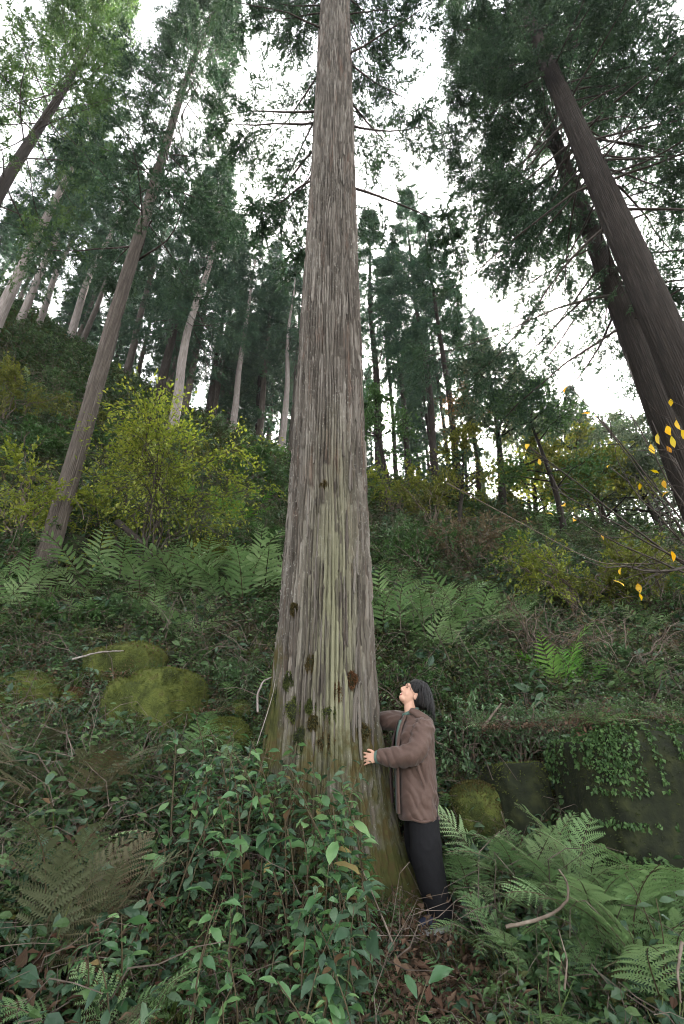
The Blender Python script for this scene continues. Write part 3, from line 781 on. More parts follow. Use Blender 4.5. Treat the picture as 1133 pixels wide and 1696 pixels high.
sh(385, 1075, 1.1, .8, .6, 9, 11, 1300, .05, 'sh_glossy', 'glossy bush left of the great trunk below the ferns', GS, seed=319, d=5.8)
sh(60, 870, 2.0, 1.4, .9, 9, 12, 2200, .06, 'sh_green', 'dull green bush left of the slanting cedar foot', GS, seed=320, d=7.4)
sh(440, 870, 1.8, 1.4, .9, 8, 12, 2000, .07, 'sh_green', 'green bush on the slope beside the great trunk', GS, seed=321, d=9.5)
sh(320, 890, 1.8, 1.4, .8, 8, 12, 2000, .07, 'sh_olive', 'dusky bush under the right end of the yellow-green shrub', GS, seed=322, d=8.2)

for k, (px, py, W, Ht, mt, lb) in enumerate((
    (160, 900, 1.8, .9, 'sh_green', 'green bush hiding the foot of the big yellow-green shrub'), (270, 905, 1.7, .8, 'sh_glossy', 'glossy bush right of the slanting cedar foot'),
    (30, 760, 2.2, 1.2, 'sh_green', 'dark bush under the pale trunks at the left edge'), (130, 720, 2.2, 1.2, 'sh_olive', 'olive bush left of the big yellow-green shrub top'),
    (450, 810, 1.9, 1.0, 'sh_glossy', 'bright glossy bush upslope beside the great trunk'), (380, 800, 2.0, 1.0, 'sh_green', 'green bush upslope above the bright ferns'),
    (660, 930, 1.9, 1.2, 'sh_glossy', 'glossy bush touching the right edge of the great trunk'), (740, 930, 2.0, 1.3, 'sh_green', 'rounded green bush below the sun gap'),
    (840, 970, 2.0, 1.3, 'sh_green', 'green bush under the grey-green broadleaf tree'), (900, 1000, 1.8, 1.1, 'sh_glossy', 'glossy bush left of the yellowing shrub'),
    (1020, 1030, 1.8, .9, 'sh_olive', 'low olive bush under the yellowing shrub'), (1100, 1040, 1.8, 1.0, 'sh_green', 'green bush at the right edge under the olive shrub'),
    (820, 1090, 1.3, .7, 'sh_glossy', 'pale glossy bush above the small-leaved bushes'), (1010, 1140, 1.1, .55, 'sh_glossy', 'pale glossy bush on top of the ivy-covered block'),
    (90, 1060, 1.5, .6, 'sh_green', 'low bush behind the left moss mound'), (200, 1050, 1.3, .5, 'sh_glossy', 'low glossy bush behind the mossy ledge stone'))):
    sh(px, py, W, W * .8, Ht, 9, 12, 2200, .062 if py > 900 else .085, mt, lb, GS, seed=340 + k)

def broadleaf(px, py, d, r0, H, zc, W, nb, nleaf, size, mat, label, seed, wood='bark_dark'):
    r = np.random.default_rng(seed)
    a, b = ray(px, py); x, y = a * d, d
    t = thing('broadleaf_tree', label, 'tree', (x, y, g1(x, y) - .1), 0, 'broadleaf trees on the ridge')
    s = np.linspace(0, 1, 12)
    P = np.stack([.25 * np.sin(s * 4 + seed), .25 * np.cos(s * 3 + seed), H * s * .92 - .2], -1)
    v, f = tube(P, r0 * np.linspace(1.1, .12, 12), 10); link('trunk', new_mesh('trunk', v, f, M[wood], True), t)
    LP = []; LD = []
    for k in range(nb):
        q = r.uniform(zc, 1); p = np.array([np.interp(q, s, P[:, c]) for c in range(3)])
        az = k * 2.4 + r.normal(0, .3); el = r.uniform(.15, .8)
        l = W * .5 * (1.05 - .55 * (q - zc) / (1 - zc)) * r.uniform(.7, 1.1)
        d0 = np.array([math.cos(az) * math.cos(el), math.sin(az) * math.cos(el), math.sin(el)])
        ss = np.linspace(0, 1, 6)
        B = p + d0 * (l * ss)[:, None] + np.array([0, 0, -.25 * l]) * (ss ** 2)[:, None] + r.normal(0, .04 * l, (6, 3)) * ss[:, None]
        v, f = tube(B, r0 * .32 * np.linspace(1, .15, 6), 4); link('branch', new_mesh('branch', v, f, M[wood], True), t)
        m = nleaf // nb
        c = np.stack([np.interp(r.uniform(.25, 1.05, 9), ss, B[:, c]) for c in range(3)], -1)
        LP.append(c[r.integers(0, 9, m)] + r.normal(0, 1, (m, 3)) * np.array([.32, .32, .16]) * l * .5); LD.append(np.repeat(d0[None], m, 0))
    LP = np.concatenate(LP); LD = np.concatenate(LD)
    V, F = leaf_cloud(LP, LD, size, r, .5, .4, .8)
    tn = np.repeat(r.random(len(LP)), 4)
    link('crown', new_mesh('crown', V, F, M[mat], col=np.stack([tn] * 3, -1)), t)
broadleaf(855, 905, 15, .17, 9.5, .45, 5.2, 26, 9000, .14, 'sh_grey', 'grey-green broadleaf tree with spreading crown right of the ridge cedars', 401)
broadleaf(800, 880, 17, .12, 8.5, .5, 3.4, 18, 1300, .13, 'sh_rust', 'thin tree with rusty red leaves left of the broadleaf crown', 402)
broadleaf(935, 930, 13, .11, 6.5, .35, 4.2, 20, 5200, .13, 'sh_green', 'small dark green tree right of the broadleaf tree', 403)
broadleaf(640, 850, 16, .11, 6.0, .35, 3.6, 18, 4200, .14, 'sh_green', 'small dark tree beside the right edge of the great trunk', 404)
broadleaf(1040, 900, 24, .16, 11, .3, 7.0, 26, 7000, .20, 'sh_grey', 'pale distant broadleaf tree behind the sapling', 405)
broadleaf(1120, 905, 20, .15, 9.5, .3, 6.0, 24, 6000, .18, 'sh_grey', 'pale broadleaf tree at the right edge below the cedar trunks', 406)
broadleaf(780, 940, 12, .08, 4.6, .35, 3.0, 16, 3000, .11, 'sh_olive', 'low olive sapling in front of the ridge trunks', 407)

for k, (px, py, d, H, W, n, mt) in enumerate(((780, 850, 22, 9, 4.5, 4200, 'sh_grey'), (880, 870, 24, 11, 5, 4600, 'sh_grey'), (930, 880, 26, 13, 5.5, 4600, 'sh_green'), (985, 890, 22, 10, 5.5, 5200, 'sh_grey'),
        (1075, 900, 27, 13, 6, 4800, 'sh_green'), (1130, 900, 24, 12, 6, 4800, 'sh_grey'), (1010, 900, 31, 15, 6, 4200, 'sh_grey'), (900, 920, 17, 5.5, 4.5, 4200, 'sh_olive'), (1010, 930, 16, 5, 5, 4600, 'sh_olive'), (1100, 930, 16, 5.5, 5, 4200, 'sh_grey'))):
    broadleaf(px, py, d, .13, H, .22, W, 24, n, .15 + .003 * d, mt, 'hazy small-leaved tree on the right-hand crest', 420 + k)

# ------------------------------------------------------------------ moss rocks
def mat_moss():
    m, N, L, out = nodes('mossy_stone')
    p = N.new('ShaderNodeBsdfPrincipled'); p.inputs['Roughness'].default_value = .95; p.inputs['Specular IOR Level'].default_value = .1
    tc = N.new('ShaderNodeTexCoord'); nz = N.new('ShaderNodeTexNoise'); nz.inputs['Scale'].default_value = 5; nz.inputs['Detail'].default_value = 8; nz.inputs['Roughness'].default_value = .7
    L.new(tc.outputs['Object'], nz.inputs[0])
    r = ramp(N, [(.34, (.022, .026, .010)), (.47, (.040, .050, .014)), (.58, (.075, .088, .022)), (.68, (.05, .04, .02))])
    L.new(nz.outputs['Fac'], r.inputs[0]); L.new(r.outputs[0], p.inputs['Base Color'])
    n2 = N.new('ShaderNodeTexNoise'); n2.inputs['Scale'].default_value = 70; n2.inputs['Detail'].default_value = 4; L.new(tc.outputs['Object'], n2.inputs[0])
    b = N.new('ShaderNodeBump'); b.inputs['Strength'].default_value = 1; b.inputs['Distance'].default_value = .02
    L.new(n2.outputs['Fac'], b.inputs['Height']); L.new(b.outputs[0], p.inputs['Normal']); L.new(p.outputs[0], out.inputs[0])
    return m
M['moss'] = mat_moss()
M['moss_dark'] = mat_rough('moss_dark', [(.005, .006, .004), (.012, .015, .007), (.03, .034, .012)], 9, .95, (1, 1, 1), 1, 8)
M['moss_fuzz'] = mat_leaf('moss_fuzz', [(.024, .034, .010), (.048, .062, .016), (.09, .105, .026), (.06, .045, .018)], .8, .3, 4)
M['moss_deep'] = mat_leaf('moss_deep', [(.012, .018, .006), (.03, .04, .012), (.06, .07, .02)], .8, .2, 5)
M['moss_rust'] = mat_leaf('moss_rust', [(.06, .032, .018), (.10, .05, .024), (.06, .055, .018)], .8, .3, 4)
M['rock'] = mat_rough('rock', [(.06, .055, .048), (.13, .12, .10), (.20, .19, .165)], 6, .9, (1, 1, 1), .8, 8)
def grid_sphere(nu=40, nv=26):
    u = np.arange(nu) * 2 * math.pi / nu; v = np.linspace(-math.pi / 2, math.pi / 2, nv)
    U, W = np.meshgrid(u, v)
    V = np.stack([np.cos(W) * np.cos(U), np.cos(W) * np.sin(U), np.sin(W)], -1).reshape(-1, 3)
    i, j = np.meshgrid(np.arange(nv - 1), np.arange(nu), indexing='ij')
    F = np.stack([i * nu + j, i * nu + (j + 1) % nu, (i + 1) * nu + (j + 1) % nu, (i + 1) * nu + j], -1).reshape(-1, 4)
    return V, F
def lump(seed, sx, sy, sz, boxy=1.0, rough=.16, nu=56, nv=36, freq=1.3):
    V, F = grid_sphere(nu, nv)
    W = np.sign(V) * np.abs(V) ** boxy
    W = W / np.maximum(np.linalg.norm(W, axis=1, keepdims=True) if boxy == 1 else 1, 1e-6)
    k = 1 + rough * 2 * fbm(V[:, 0] * freq + V[:, 2] * .9 + 9, V[:, 1] * freq + V[:, 2] * .7 + seed, 5, seed)
    return W * k[:, None] * np.array([sx, sy, sz]), F
def rock(name, loc, size, seed, label, cat='rock', boxy=.75, mat='moss', rz=0, fuzz=1500, fl=.022, fmat='moss_fuzz', group='mossy rocks', rough=.30):
    t = thing(name, label, cat, loc, rz, group)
    V, F = lump(seed, *size, boxy, rough)
    link('stone', new_mesh('stone', V, F, M[mat], True), t)
    if fuzz:
        r = np.random.default_rng(seed)
        fi = r.integers(0, len(F), fuzz)
        a, b = r.random((2, fuzz, 1))
        Q = V[F[fi]]; P = (Q[:, 0] * (1 - a) + Q[:, 1] * a) * (1 - b) + (Q[:, 3] * (1 - a) + Q[:, 2] * a) * b
        Nn = norm(np.cross(Q[:, 1] - Q[:, 0], Q[:, 3] - Q[:, 0]))
        keep = Nn[:, 2] > -.3; P = P[keep]; Nn = Nn[keep]
        v, f = leaf_cloud(P, Nn * 1.0, fl, r, .45, 1.0, .5)
        o = tag(link('moss', new_mesh('moss', v, f, M[fmat]), t), kind='stuff')
    return t
def rk(px, py, d, size, seed, label, **k):
    p = at(px, py, d); p[2] = min(p[2], g1(p[0], p[1]) + (.5 if size[2] > .3 else .85) * size[2]); return rock('mossy_rock', tuple(p), size, seed, label, **k)
rk(258, 1182, 5.0, (.42, .40, .38), 501, 'large flat-topped boulder under yellow-green moss, left of the great trunk', fuzz=9000, boxy=.55)
rk(212, 1102, 5.6, (.40, .36, .26), 502, 'mossy ledge stone behind the large mossy boulder', fuzz=5000, boxy=.65, fmat='moss_fuzz')
rk(378, 1190, 4.7, (.22, .24, .20), 503, 'small mossy stone between boulder and great trunk', fuzz=3500)
rk(45, 1165, 4.9, (.34, .36, .26), 504, 'low mossy mound at the left edge', fuzz=5000)
rk(115, 1165, 5.0, (.16, .18, .13), 505, 'small rust-tinted moss lump beside the left mound', fuzz=1800, fmat='moss_rust')
rk(395, 1128, 5.4, (.16, .16, .12), 506, 'small dark mossy stone behind the left foot of the great trunk', fuzz=1500)
rk(285, 1062, 6.1, (.26, .3, .16), 507, 'dark stone half sunk below the fern ledge', mat='moss_dark', fuzz=800)
rk(110, 905, 7.9, (.5, .4, .3), 508, 'dark stone at the foot of the slanting cedar', mat='moss_dark', fuzz=600)
rk(772, 1218, 4.7, (.25, .26, .22), 509, 'yellow moss cushion on a stone behind the person', fuzz=3500)
rk(845, 1240, 4.75, (.26, .30, .34), 510, 'weathered mossy stone block left of the ivy-covered block', boxy=.5, mat='moss_dark', fuzz=1600)
IVY = rk(1062, 1290, 4.15, (.52, .46, .58), 511, 'big squarish rock block clad in ivy and moss at the right edge', boxy=.42, mat='moss_dark', fuzz=12000, rough=.26, fmat='moss_deep')
r = np.random.default_rng(77)                                    # ivy leaves on the block
V, F = lump(511, .52, .46, .58, .42, .26)
fi = r.integers(0, len(F), 15000); Q = V[F[fi]]; P = Q.mean(1) + r.normal(0, .012, (len(fi), 3)); Nn = norm(np.cross(Q[:, 1] - Q[:, 0], Q[:, 3] - Q[:, 0]))
P = P + Nn * .012
keep = (Nn[:, 2] > -.4) & (vnoise(P[:, 0] * 5, P[:, 2] * 6 + P[:, 1] * 3, 5) > .26); P = P[keep]; Nn = Nn[keep]
v, f = leaf_cloud(P, Nn * .35 + np.array([0, 0, -.8]), .030, r, .75, .9, .45)
tn = np.repeat(r.random(len(P)), 4)
tag(link('ivy', new_mesh('ivy', v, f, M['sh_green'], col=np.stack([tn] * 3, -1)), IVY), kind='stuff')

ROCKTOPS = []
for (px, py, d, sx, n) in ((258, 1125, 5.0, .40, 26), (212, 1085, 5.6, .34, 16), (375, 1172, 4.7, .2, 8), (45, 1145, 4.9, .3, 14), (1050, 1190, 4.15, .5, 60), (850, 1200, 4.75, .36, 30)):
    c = at(px, py, d)
    for q in range(n): ROCKTOPS.append(c + np.array([RNG.uniform(-sx, sx), RNG.uniform(-.35, .35), RNG.uniform(-.06, .0)]))
# moss cushions on the great trunk
def trunk_hit(px, py):
    a, b = ray(px, py)
    for d in np.linspace(3.2, 4.4, 1200):
        z = CAMZ + b * d
        if math.hypot(a * d - TX, d - TY) < trunk_profile(z, MAINP) + .03: return np.array([a * d, d, z])
    return at(px, py, 4.2)
for k, (px, py, s, kind) in enumerate(((480, 1130, .065, 'g'), (489, 1176, .09, 'g'), (514, 1172, .06, 'y'), (519, 1198, .065, 'r'), (545, 1183, .06, 'g'),
        (514, 1100, .055, 'r'), (559, 1146, .055, 'r'), (582, 1126, .055, 'r'), (488, 1010, .05, 'g'), (537, 804, .06, 'r'), (601, 1213, .06, 'r'),
        (500, 1225, .08, 'g'), (458, 1160, .07, 'g'), (540, 1230, .07, 'r'))):
    p = trunk_hit(px, py)
    V, F = lump(600 + k, s * RNG.uniform(.5, .8), s * .33, s * RNG.uniform(.5, 1.1), 1.0, .9, 30, 22, 2.6)
    mb = MB(); mb.add(V, F, 0)
    r = np.random.default_rng(600 + k)
    fi = r.integers(0, len(F), 1500); Q = V[F[fi]]; P = Q.mean(1) + r.normal(0, .10 * s, (1500, 3)) * np.array([1, .25, 1.3]); Nn = norm(Q.mean(1) + np.array([0, -.02, -.01]))
    v, f = leaf_cloud(P, Nn, .016, r, .4, 1, .8); mb.add(v, f, 1)
    o = link('moss_cushion', mb.mesh('moss_cushion', [M['moss_dark'], M['moss_rust' if kind == 'r' else 'moss_fuzz']], True), GREAT, loc=tuple(p - np.array([TX, TY, 0])))
# ------------------------------------------------------------------ undergrowth nobody could count
M['ug_leaf'] = mat_leaf('undergrowth_leaf', [(.012, .026, .010), (.026, .052, .019), (.048, .088, .032), (.085, .13, .052)], .4, .28, 2.0, spec=.15)
M['ug_olive'] = mat_leaf('undergrowth_olive', [(.025, .032, .011), (.05, .058, .018), (.095, .095, .034)], .5, .3, 2.0)
M['litter'] = mat_leaf('leaf_litter', [(.03, .019, .012), (.06, .038, .024), (.11, .072, .046), (.06, .028, .018)], .8, .1, 6)
M['dead_twig'] = mat_rough('dead_twig', [(.035, .026, .02), (.075, .058, .046), (.15, .125, .105)], 10, .85, (1, 1, 1), .1, 3)
M['grass'] = mat_leaf('grass_blade', [(.04, .07, .018), (.07, .11, .03), (.13, .13, .06)], .5, .35, 3)
TPL = bpy.data.collections.new('undergrowth_templates')
def tpl(name, mb, mats):
    o = bpy.data.objects.new(name, mb.mesh(name, mats)); TPL.objects.link(o)
def sprig(seed, n, rad, h, size, aspect=.5, flat=.5):
    r = np.random.default_rng(seed); mb = MB()
    LP = []; LD = []
    for k in range(7):
        a = r.random() * 6.28; q = r.random() ** .5 * rad
        top = np.array([math.cos(a) * q, math.sin(a) * q, h * r.uniform(.5, 1.05)])
        s = np.linspace(0, 1, 5)
        P = top * s[:, None] * np.array([1, 1, 1]) + r.normal(0, .012, (5, 3)); P[:, 2] = top[2] * s ** .8
        v, f = tube(P, .0028 * np.linspace(1, .5, 5), 3, False); mb.add(v, f, 1)
        m = n // 7; g = r.uniform(.2, 1.05, m)
        LP.append(np.stack([np.interp(g, s, P[:, c]) for c in range(3)], -1) + r.normal(0, .03, (m, 3)))
        LD.append(norm(r.normal(0, 1, (m, 3)) * np.array([1, 1, .35])))
    V, F = leaf_cloud(np.concatenate(LP), np.concatenate(LD), size, r, aspect, flat, .2, True); mb.add(V, F, 0)
    return mb
def blades(seed, n, h, w):
    r = np.random.default_rng(seed); mb = MB()
    for k in range(n):
        a = r.random() * 6.28; l = h * r.uniform(.5, 1.1); b = r.uniform(.3, 1.1)
        s = np.linspace(0, 1, 4); rr = l * (.25 * s + b * .5 * s ** 2)
        C = np.stack([math.cos(a) * rr, math.sin(a) * rr, l * (s - .35 * b * s ** 2)], -1) + np.array([r.normal(0, .04), r.normal(0, .04), 0])
        sd = np.array([-math.sin(a), math.cos(a), 0]); ww = w * np.array([1, .9, .6, .05])
        mb.add(np.concatenate([C + sd * ww[:, None], C - sd * ww[:, None]]), np.array([(i, i + 1, 5 + i, 4 + i) for i in range(3)]))
    return mb
def tangle(seed, n, rad, h, rr=.0035):
    r = np.random.default_rng(seed); mb = MB()
    for k in range(n):
        a = r.random() * 6.28; p = np.array([r.normal(0, rad * .5), r.normal(0, rad * .5), 0])
        s = np.linspace(0, 1, 6)
        d = np.array([math.cos(a), math.sin(a), 0]) * rad * r.uniform(.4, 1.2)
        C = p + d * s[:, None] + np.array([0, 0, h])[None] * (np.sin(s * math.pi * r.uniform(.4, 1)) * r.uniform(.3, 1))[:, None] + r.normal(0, .02, (6, 3))
        v, f = tube(C, rr * r.uniform(.4, 1.1) * np.linspace(1, .4, 6), 3, False); mb.add(v, f)
    return mb
def litter(seed, n, rad, size):
    r = np.random.default_rng(seed); mb = MB()
    P = np.concatenate([r.normal(0, rad * .5, (n, 2)), np.abs(r.normal(0, .025, (n, 1))) + .008], 1)
    V, F = leaf_cloud(P, r.normal(0, 1, (n, 3)) * np.array([1, 1, .2]), size, r, .5, .35, .2); mb.add(V, F, 0)
    return mb
def minifern(seed, mat):
    r = np.random.default_rng(seed); mb = MB()
    for k in range(6):
        a = k * 1.05 + r.normal(0, .25); L = r.uniform(.25, .42); s = np.linspace(0, 1, 6)
        C = np.stack([math.cos(a) * L * s, math.sin(a) * L * s, L * (.75 * s - .65 * s ** 2)], -1)
        sd = np.array([-math.sin(a), math.cos(a), 0])
        for i in range(1, 14):
            q = i / 14; p = np.array([np.interp(q, s, C[:, c]) for c in range(3)]); pl = L * .26 * (1 - q) ** .7 * min(1, .5 + q * 2)
            fw = np.array([math.cos(a), math.sin(a), 0])
            for g in (-1, 1):
                tip = p + sd * g * pl + fw * pl * .35 - np.array([0, 0, pl * .25])
                mb.add([p - fw * .011, p + fw * .011, tip + fw * .003], [[0, 1, 2]])
        v, f = tube(C, .0022, 3, False); mb.add(v, f, 1)
    return mb
tpl('a0', sprig(1, 70, .20, .30, .055), [M['ug_leaf'], M['dead_twig']])
tpl('a1', sprig(2, 120, .24, .28, .036), [M['ug_leaf'], M['dead_twig']])
tpl('a2', sprig(3, 90, .22, .24, .042), [M['ug_olive'], M['dead_twig']])
tpl('a3', sprig(4, 36, .16, .22, .085, .5), [M['leaf_dull'], M['dead_twig']])
tpl('b0', blades(5, 26, .34, .006), [M['grass']])
tpl('c0', tangle(6, 16, .45, .30), [M['dead_twig']])
tpl('c1', tangle(7, 12, .6, .45, .0045), [M['dead_twig']])
tpl('d0', litter(8, 46, .30, .06), [M['litter']])
tpl('d1', litter(9, 60, .26, .04), [M['litter']])
tpl('e0', minifern(10, None), [M['fern'], M['stalk']])
tpl('e1', minifern(11, None), [M['fern_dry'], M['stalk']])
ORDER = ['a0', 'a1', 'a2', 'a3', 'b0', 'c0', 'c1', 'd0', 'd1', 'e0', 'e1']
def scatter(name, P, idx, scl, label, tilt=.25):
    n = len(P)
    me = bpy.data.meshes.new(name); me.vertices.add(n); me.vertices.foreach_set('co', np.asarray(P, np.float32).ravel())
    rot = np.stack([RNG.normal(0, tilt, n), RNG.normal(0, tilt, n), RNG.random(n) * 6.28], -1).astype(np.float32)
    a = me.attributes.new('spin', 'FLOAT_VECTOR', 'POINT'); a.data.foreach_set('vector', rot.ravel())
    a = me.attributes.new('size', 'FLOAT', 'POINT'); a.data.foreach_set('value', np.asarray(scl, np.float32))
    a = me.attributes.new('pick', 'INT', 'POINT'); a.data.foreach_set('value', np.asarray(idx, np.int32))
    me.update()
    o = link(name, me)
    ng = bpy.data.node_groups.new(name, 'GeometryNodeTree')
    ng.interface.new_socket('Geometry', in_out='INPUT', socket_type='NodeSocketGeometry'); ng.interface.new_socket('Geometry', in_out='OUTPUT', socket_type='NodeSocketGeometry')
    N, L = ng.nodes, ng.links
    gi = N.new('NodeGroupInput'); go = N.new('NodeGroupOutput'); ip = N.new('GeometryNodeInstanceOnPoints'); ci = N.new('GeometryNodeCollectionInfo')
    ci.inputs['Collection'].default_value = TPL; ci.inputs['Separate Children'].default_value = True; ci.inputs['Reset Children'].default_value = True
    ip.inputs['Pick Instance'].default_value = True
    def na(nm, ty):
        x = N.new('GeometryNodeInputNamedAttribute'); x.data_type = ty; x.inputs['Name'].default_value = nm; return x.outputs['Attribute']
    L.new(gi.outputs[0], ip.inputs['Points']); L.new(ci.outputs[0], ip.inputs['Instance'])
    L.new(na('pick', 'INT'), ip.inputs['Instance Index']); L.new(na('spin', 'FLOAT_VECTOR'), ip.inputs['Rotation']); L.new(na('size', 'FLOAT'), ip.inputs['Scale'])
    L.new(ip.outputs[0], go.inputs[0])
    md = o.modifiers.new('scatter', 'NODES'); md.node_group = ng
    return tag(o, label, name.replace('_', ' '), kind='stuff')
def patch(n, y0, y1, xw=1.05, xo=1.2, bias=1.0):
    y = y0 + (y1 - y0) * RNG.random(n) ** bias
    x = (RNG.random(n) * 2 - 1) * (y * xw + xo)
    return x, y
def clear(x, y, R=.62):
    k = np.hypot(x - TX, y - TY) > R
    k &= ~((np.abs(x - .60) < .20) & (np.abs(y - 4.08) < .38))            # where the person stands
    return k
def pick(n, weights):
    w = np.array([weights.get(o, 0) for o in ORDER], float); return RNG.choice(len(ORDER), n, p=w / w.sum())
# ground layer: litter, twigs, grass
x, y = patch(5200, .9, 8.5, 1.0, 1.0, .9); k = clear(x, y, .55); x, y = x[k], y[k]
scatter('leaf_litter', np.stack([x, y, ground(x, y) + .005], -1), pick(len(x), dict(d0=3, d1=3, c0=.35)), RNG.uniform(.7, 1.3, len(x)), 'brown dead leaves and twigs covering the forest floor', .15)
x, y = patch(6400, 1.15, 7.0, 1.0, .9, .9); k = clear(x, y); x, y = x[k], y[k]
k = ~((np.abs(x / y - .165) < .06) & (y < 3.95) & (y > 2.6)) | (RNG.random(len(x)) < .5)   # thin, low growth before the person's legs
x, y = x[k], y[k]
sz = RNG.uniform(.55, 1.2, len(x)) * np.where((x > -1.1) & (x < .4) & (y < 3.8), .72, 1)
low = (np.abs(x / y - .165) < .09) & (y < 4)
scatter('undergrowth', np.stack([x, y, ground(x, y)], -1), pick(len(x), dict(a0=3, a1=2.5, a2=1.5, a3=3, b0=1.4, c0=.5, c1=.15, e0=1.5, e1=.8)), sz * np.where(low, .7, 1), 'low tangled undergrowth of small leaves, grass and twigs')
x, y = patch(7600, 5.6, 13, 1.0, 1.0, .8); k = clear(x, y); x, y = x[k], y[k]
scatter('hillside_undergrowth', np.stack([x, y, ground(x, y) - .03], -1), pick(len(x), dict(a0=3, a1=5, a2=2.5, a3=1.5, c0=.5, c1=.3, e0=1.6, e1=.6)), RNG.uniform(.9, 1.9, len(x)), 'dense dark leafy undergrowth over the steep hillside')
x, y = patch(8500, 12.5, 32, 1.15, 2.0, .8)
scatter('ridge_undergrowth', np.stack([x, y, ground(x, y) - .05], -1), pick(len(x), dict(a0=4, a1=4, a2=3, a3=1, e0=1.5)), RNG.uniform(1.8, 3.6, len(x)), 'leafy undergrowth along the ridge under the cedars')

P = np.array(ROCKTOPS)
scatter('rock_litter', P, pick(len(P), dict(d1=4, d0=2, a1=2, c0=.5, e0=.7)), RNG.uniform(.35, .75, len(P)), 'dead leaves and seedlings lying on the mossy rocks')
# ------------------------------------------------------------------ ferns, one by one
def ferns(spots, L, n, kind, label, group, **k):
    for s in spots:
        d = s[2] if len(s) > 2 else None
        if d is None: p = hit(s[0], s[1])
        else:
            a = ray(s[0], s[1])[0] * d; p = np.array([a, d, g1(a, d)])
        fern(tuple(p), L * RNG.uniform(.85, 1.15), n, kind if (p[1] < 5.2 or kind.endswith('_low')) else kind + '_low', label, group, **k)
S = -1.57                                                       # downhill, towards the camera
ferns([(300, 985), (345, 975), (390, 985), (430, 985), (365, 1015), (410, 1020), (445, 1000), (320, 1005)], 1.45, 7, 'fern', 'pale green fern on the ledge left of the great trunk', 'ferns on the left ledge', az0=S, spread=4.4, elev=(.25, .75))
ferns([(150, 985), (195, 995), (240, 1005), (275, 990)], 1.3, 6, 'fern', 'long-fronded fern below the slanting cedar', 'ferns below the slanting cedar', az0=S, spread=4.0, elev=(.2, .6))
ferns([(15, 985), (40, 1010), (-10, 1030)], 1.1, 6, 'fern', 'drooping fern at the left edge under the slope', 'ferns at the left edge', az0=-.8, spread=3.5, elev=(.2, .6))
ferns([(330, 845), (360, 860), (395, 835), (430, 845), (310, 830), (410, 870), (375, 880)], .95, 7, 'fern_bright_low', 'bright green fern on the mid slope left of the great trunk', 'bright ferns on the slope')
ferns([(440, 750), (405, 765), (460, 770)], 1.1, 7, 'fern_bright_low', 'bright fern on the ridge below the whitish trunk', 'bright ferns on the ridge')
ferns([(645, 1035), (690, 1045), (735, 1055), (775, 1065), (665, 1065), (715, 1085), (800, 1075), (640, 1075), (755, 1095)], 1.3, 7, 'fern', 'fern of the bank between great trunk and twig tangle', 'ferns on the right bank', az0=S, spread=4.6, elev=(.25, .7))
ferns([(680, 990), (760, 1010), (650, 985), (830, 1010), (880, 1030)], .85, 6, 'fern_low', 'small fern high on the right slope', 'small ferns on the right slope')
ferns([(935, 1165), (965, 1160)], .95, 7, 'fern_bright', 'upright yellow-green fern above the ivy-covered block', 'upright ferns above the block', elev=(.7, 1.2))
ferns([(1105, 1165), (1050, 1160)], .9, 6, 'fern', 'fern on top of the ivy-covered block at the right edge', 'ferns on the block', az0=S, spread=4)
ferns([(790, 1360, 4.25), (845, 1350, 4.15), (885, 1370, 4.0)], .82, 7, 'fern', 'big comb-fronded fern right of the person', 'comb ferns right of the person', az0=-1.2, spread=5, elev=(.35, .9))
ferns([(960, 1420, 3.5), (1020, 1420, 3.45), (1090, 1420, 3.3), (1050, 1470, 3.1)], .78, 7, 'fern', 'comb-fronded fern before the ivy-covered block', 'comb ferns before the block', az0=-1.9, spread=5, elev=(.35, .9))
ferns([(930, 1370, 3.75), (1000, 1370, 3.6), (1075, 1375, 3.5), (1125, 1360, 3.5)], .72, 7, 'fern', 'arching fern pressed against the front of the ivy-covered block', 'ferns against the block', az0=-1.7, spread=4.4, elev=(.5, 1.0))
ferns([(770, 1420, 4.1), (830, 1500, 3.5), (800, 1460, 3.7), (900, 1480, 3.3), (950, 1540, 2.9)], .5, 6, 'fern', 'low fern on the floor at the lower right', 'low ferns at the lower right', elev=(.2, .7))
ferns([(900, 1470, 3.2)], .5, 4, 'fern_dry', 'small yellowing fern at the lower right beside the dead branch', None, elev=(.2, .6))
ferns([(690, 1690, 2.25), (735, 1700, 2.2)], .46, 7, 'fern_bright', 'fresh green foreground fern below the person', 'foreground ferns below the person', az0=S + .3, spread=5, elev=(.25, .8))
ferns([(330, 1225, 4.4), (375, 1235, 4.3), (410, 1225, 4.4)], .55, 6, 'fern', 'small fern between the mossy boulder and the great trunk', 'small ferns by the boulder', elev=(.3, .8))
ferns([(60, 1330, 3.4), (130, 1340, 3.3), (30, 1290, 3.8)], .75, 6, 'fern_dry', 'faded grey fern on the left floor', 'faded ferns at the left', elev=(.2, .6))
ferns([(95, 1500, 2.4), (170, 1450, 2.6)], .62, 5, 'fern_dry', 'tall brownish fern in the left foreground', 'brownish foreground ferns', elev=(.55, 1.05))
ferns([(220, 1660, 1.9), (290, 1680, 1.85), (60, 1640, 1.9)], .5, 5, 'fern_dry', 'dark drooping fern at the bottom left corner', 'dark ferns at the bottom left', elev=(.2, .8))
ferns([(170, 1570, 2.2), (240, 1540, 2.35)], .5, 6, 'fern', 'green fern amid the lower left foliage', 'green ferns at the lower left', elev=(.3, .9))

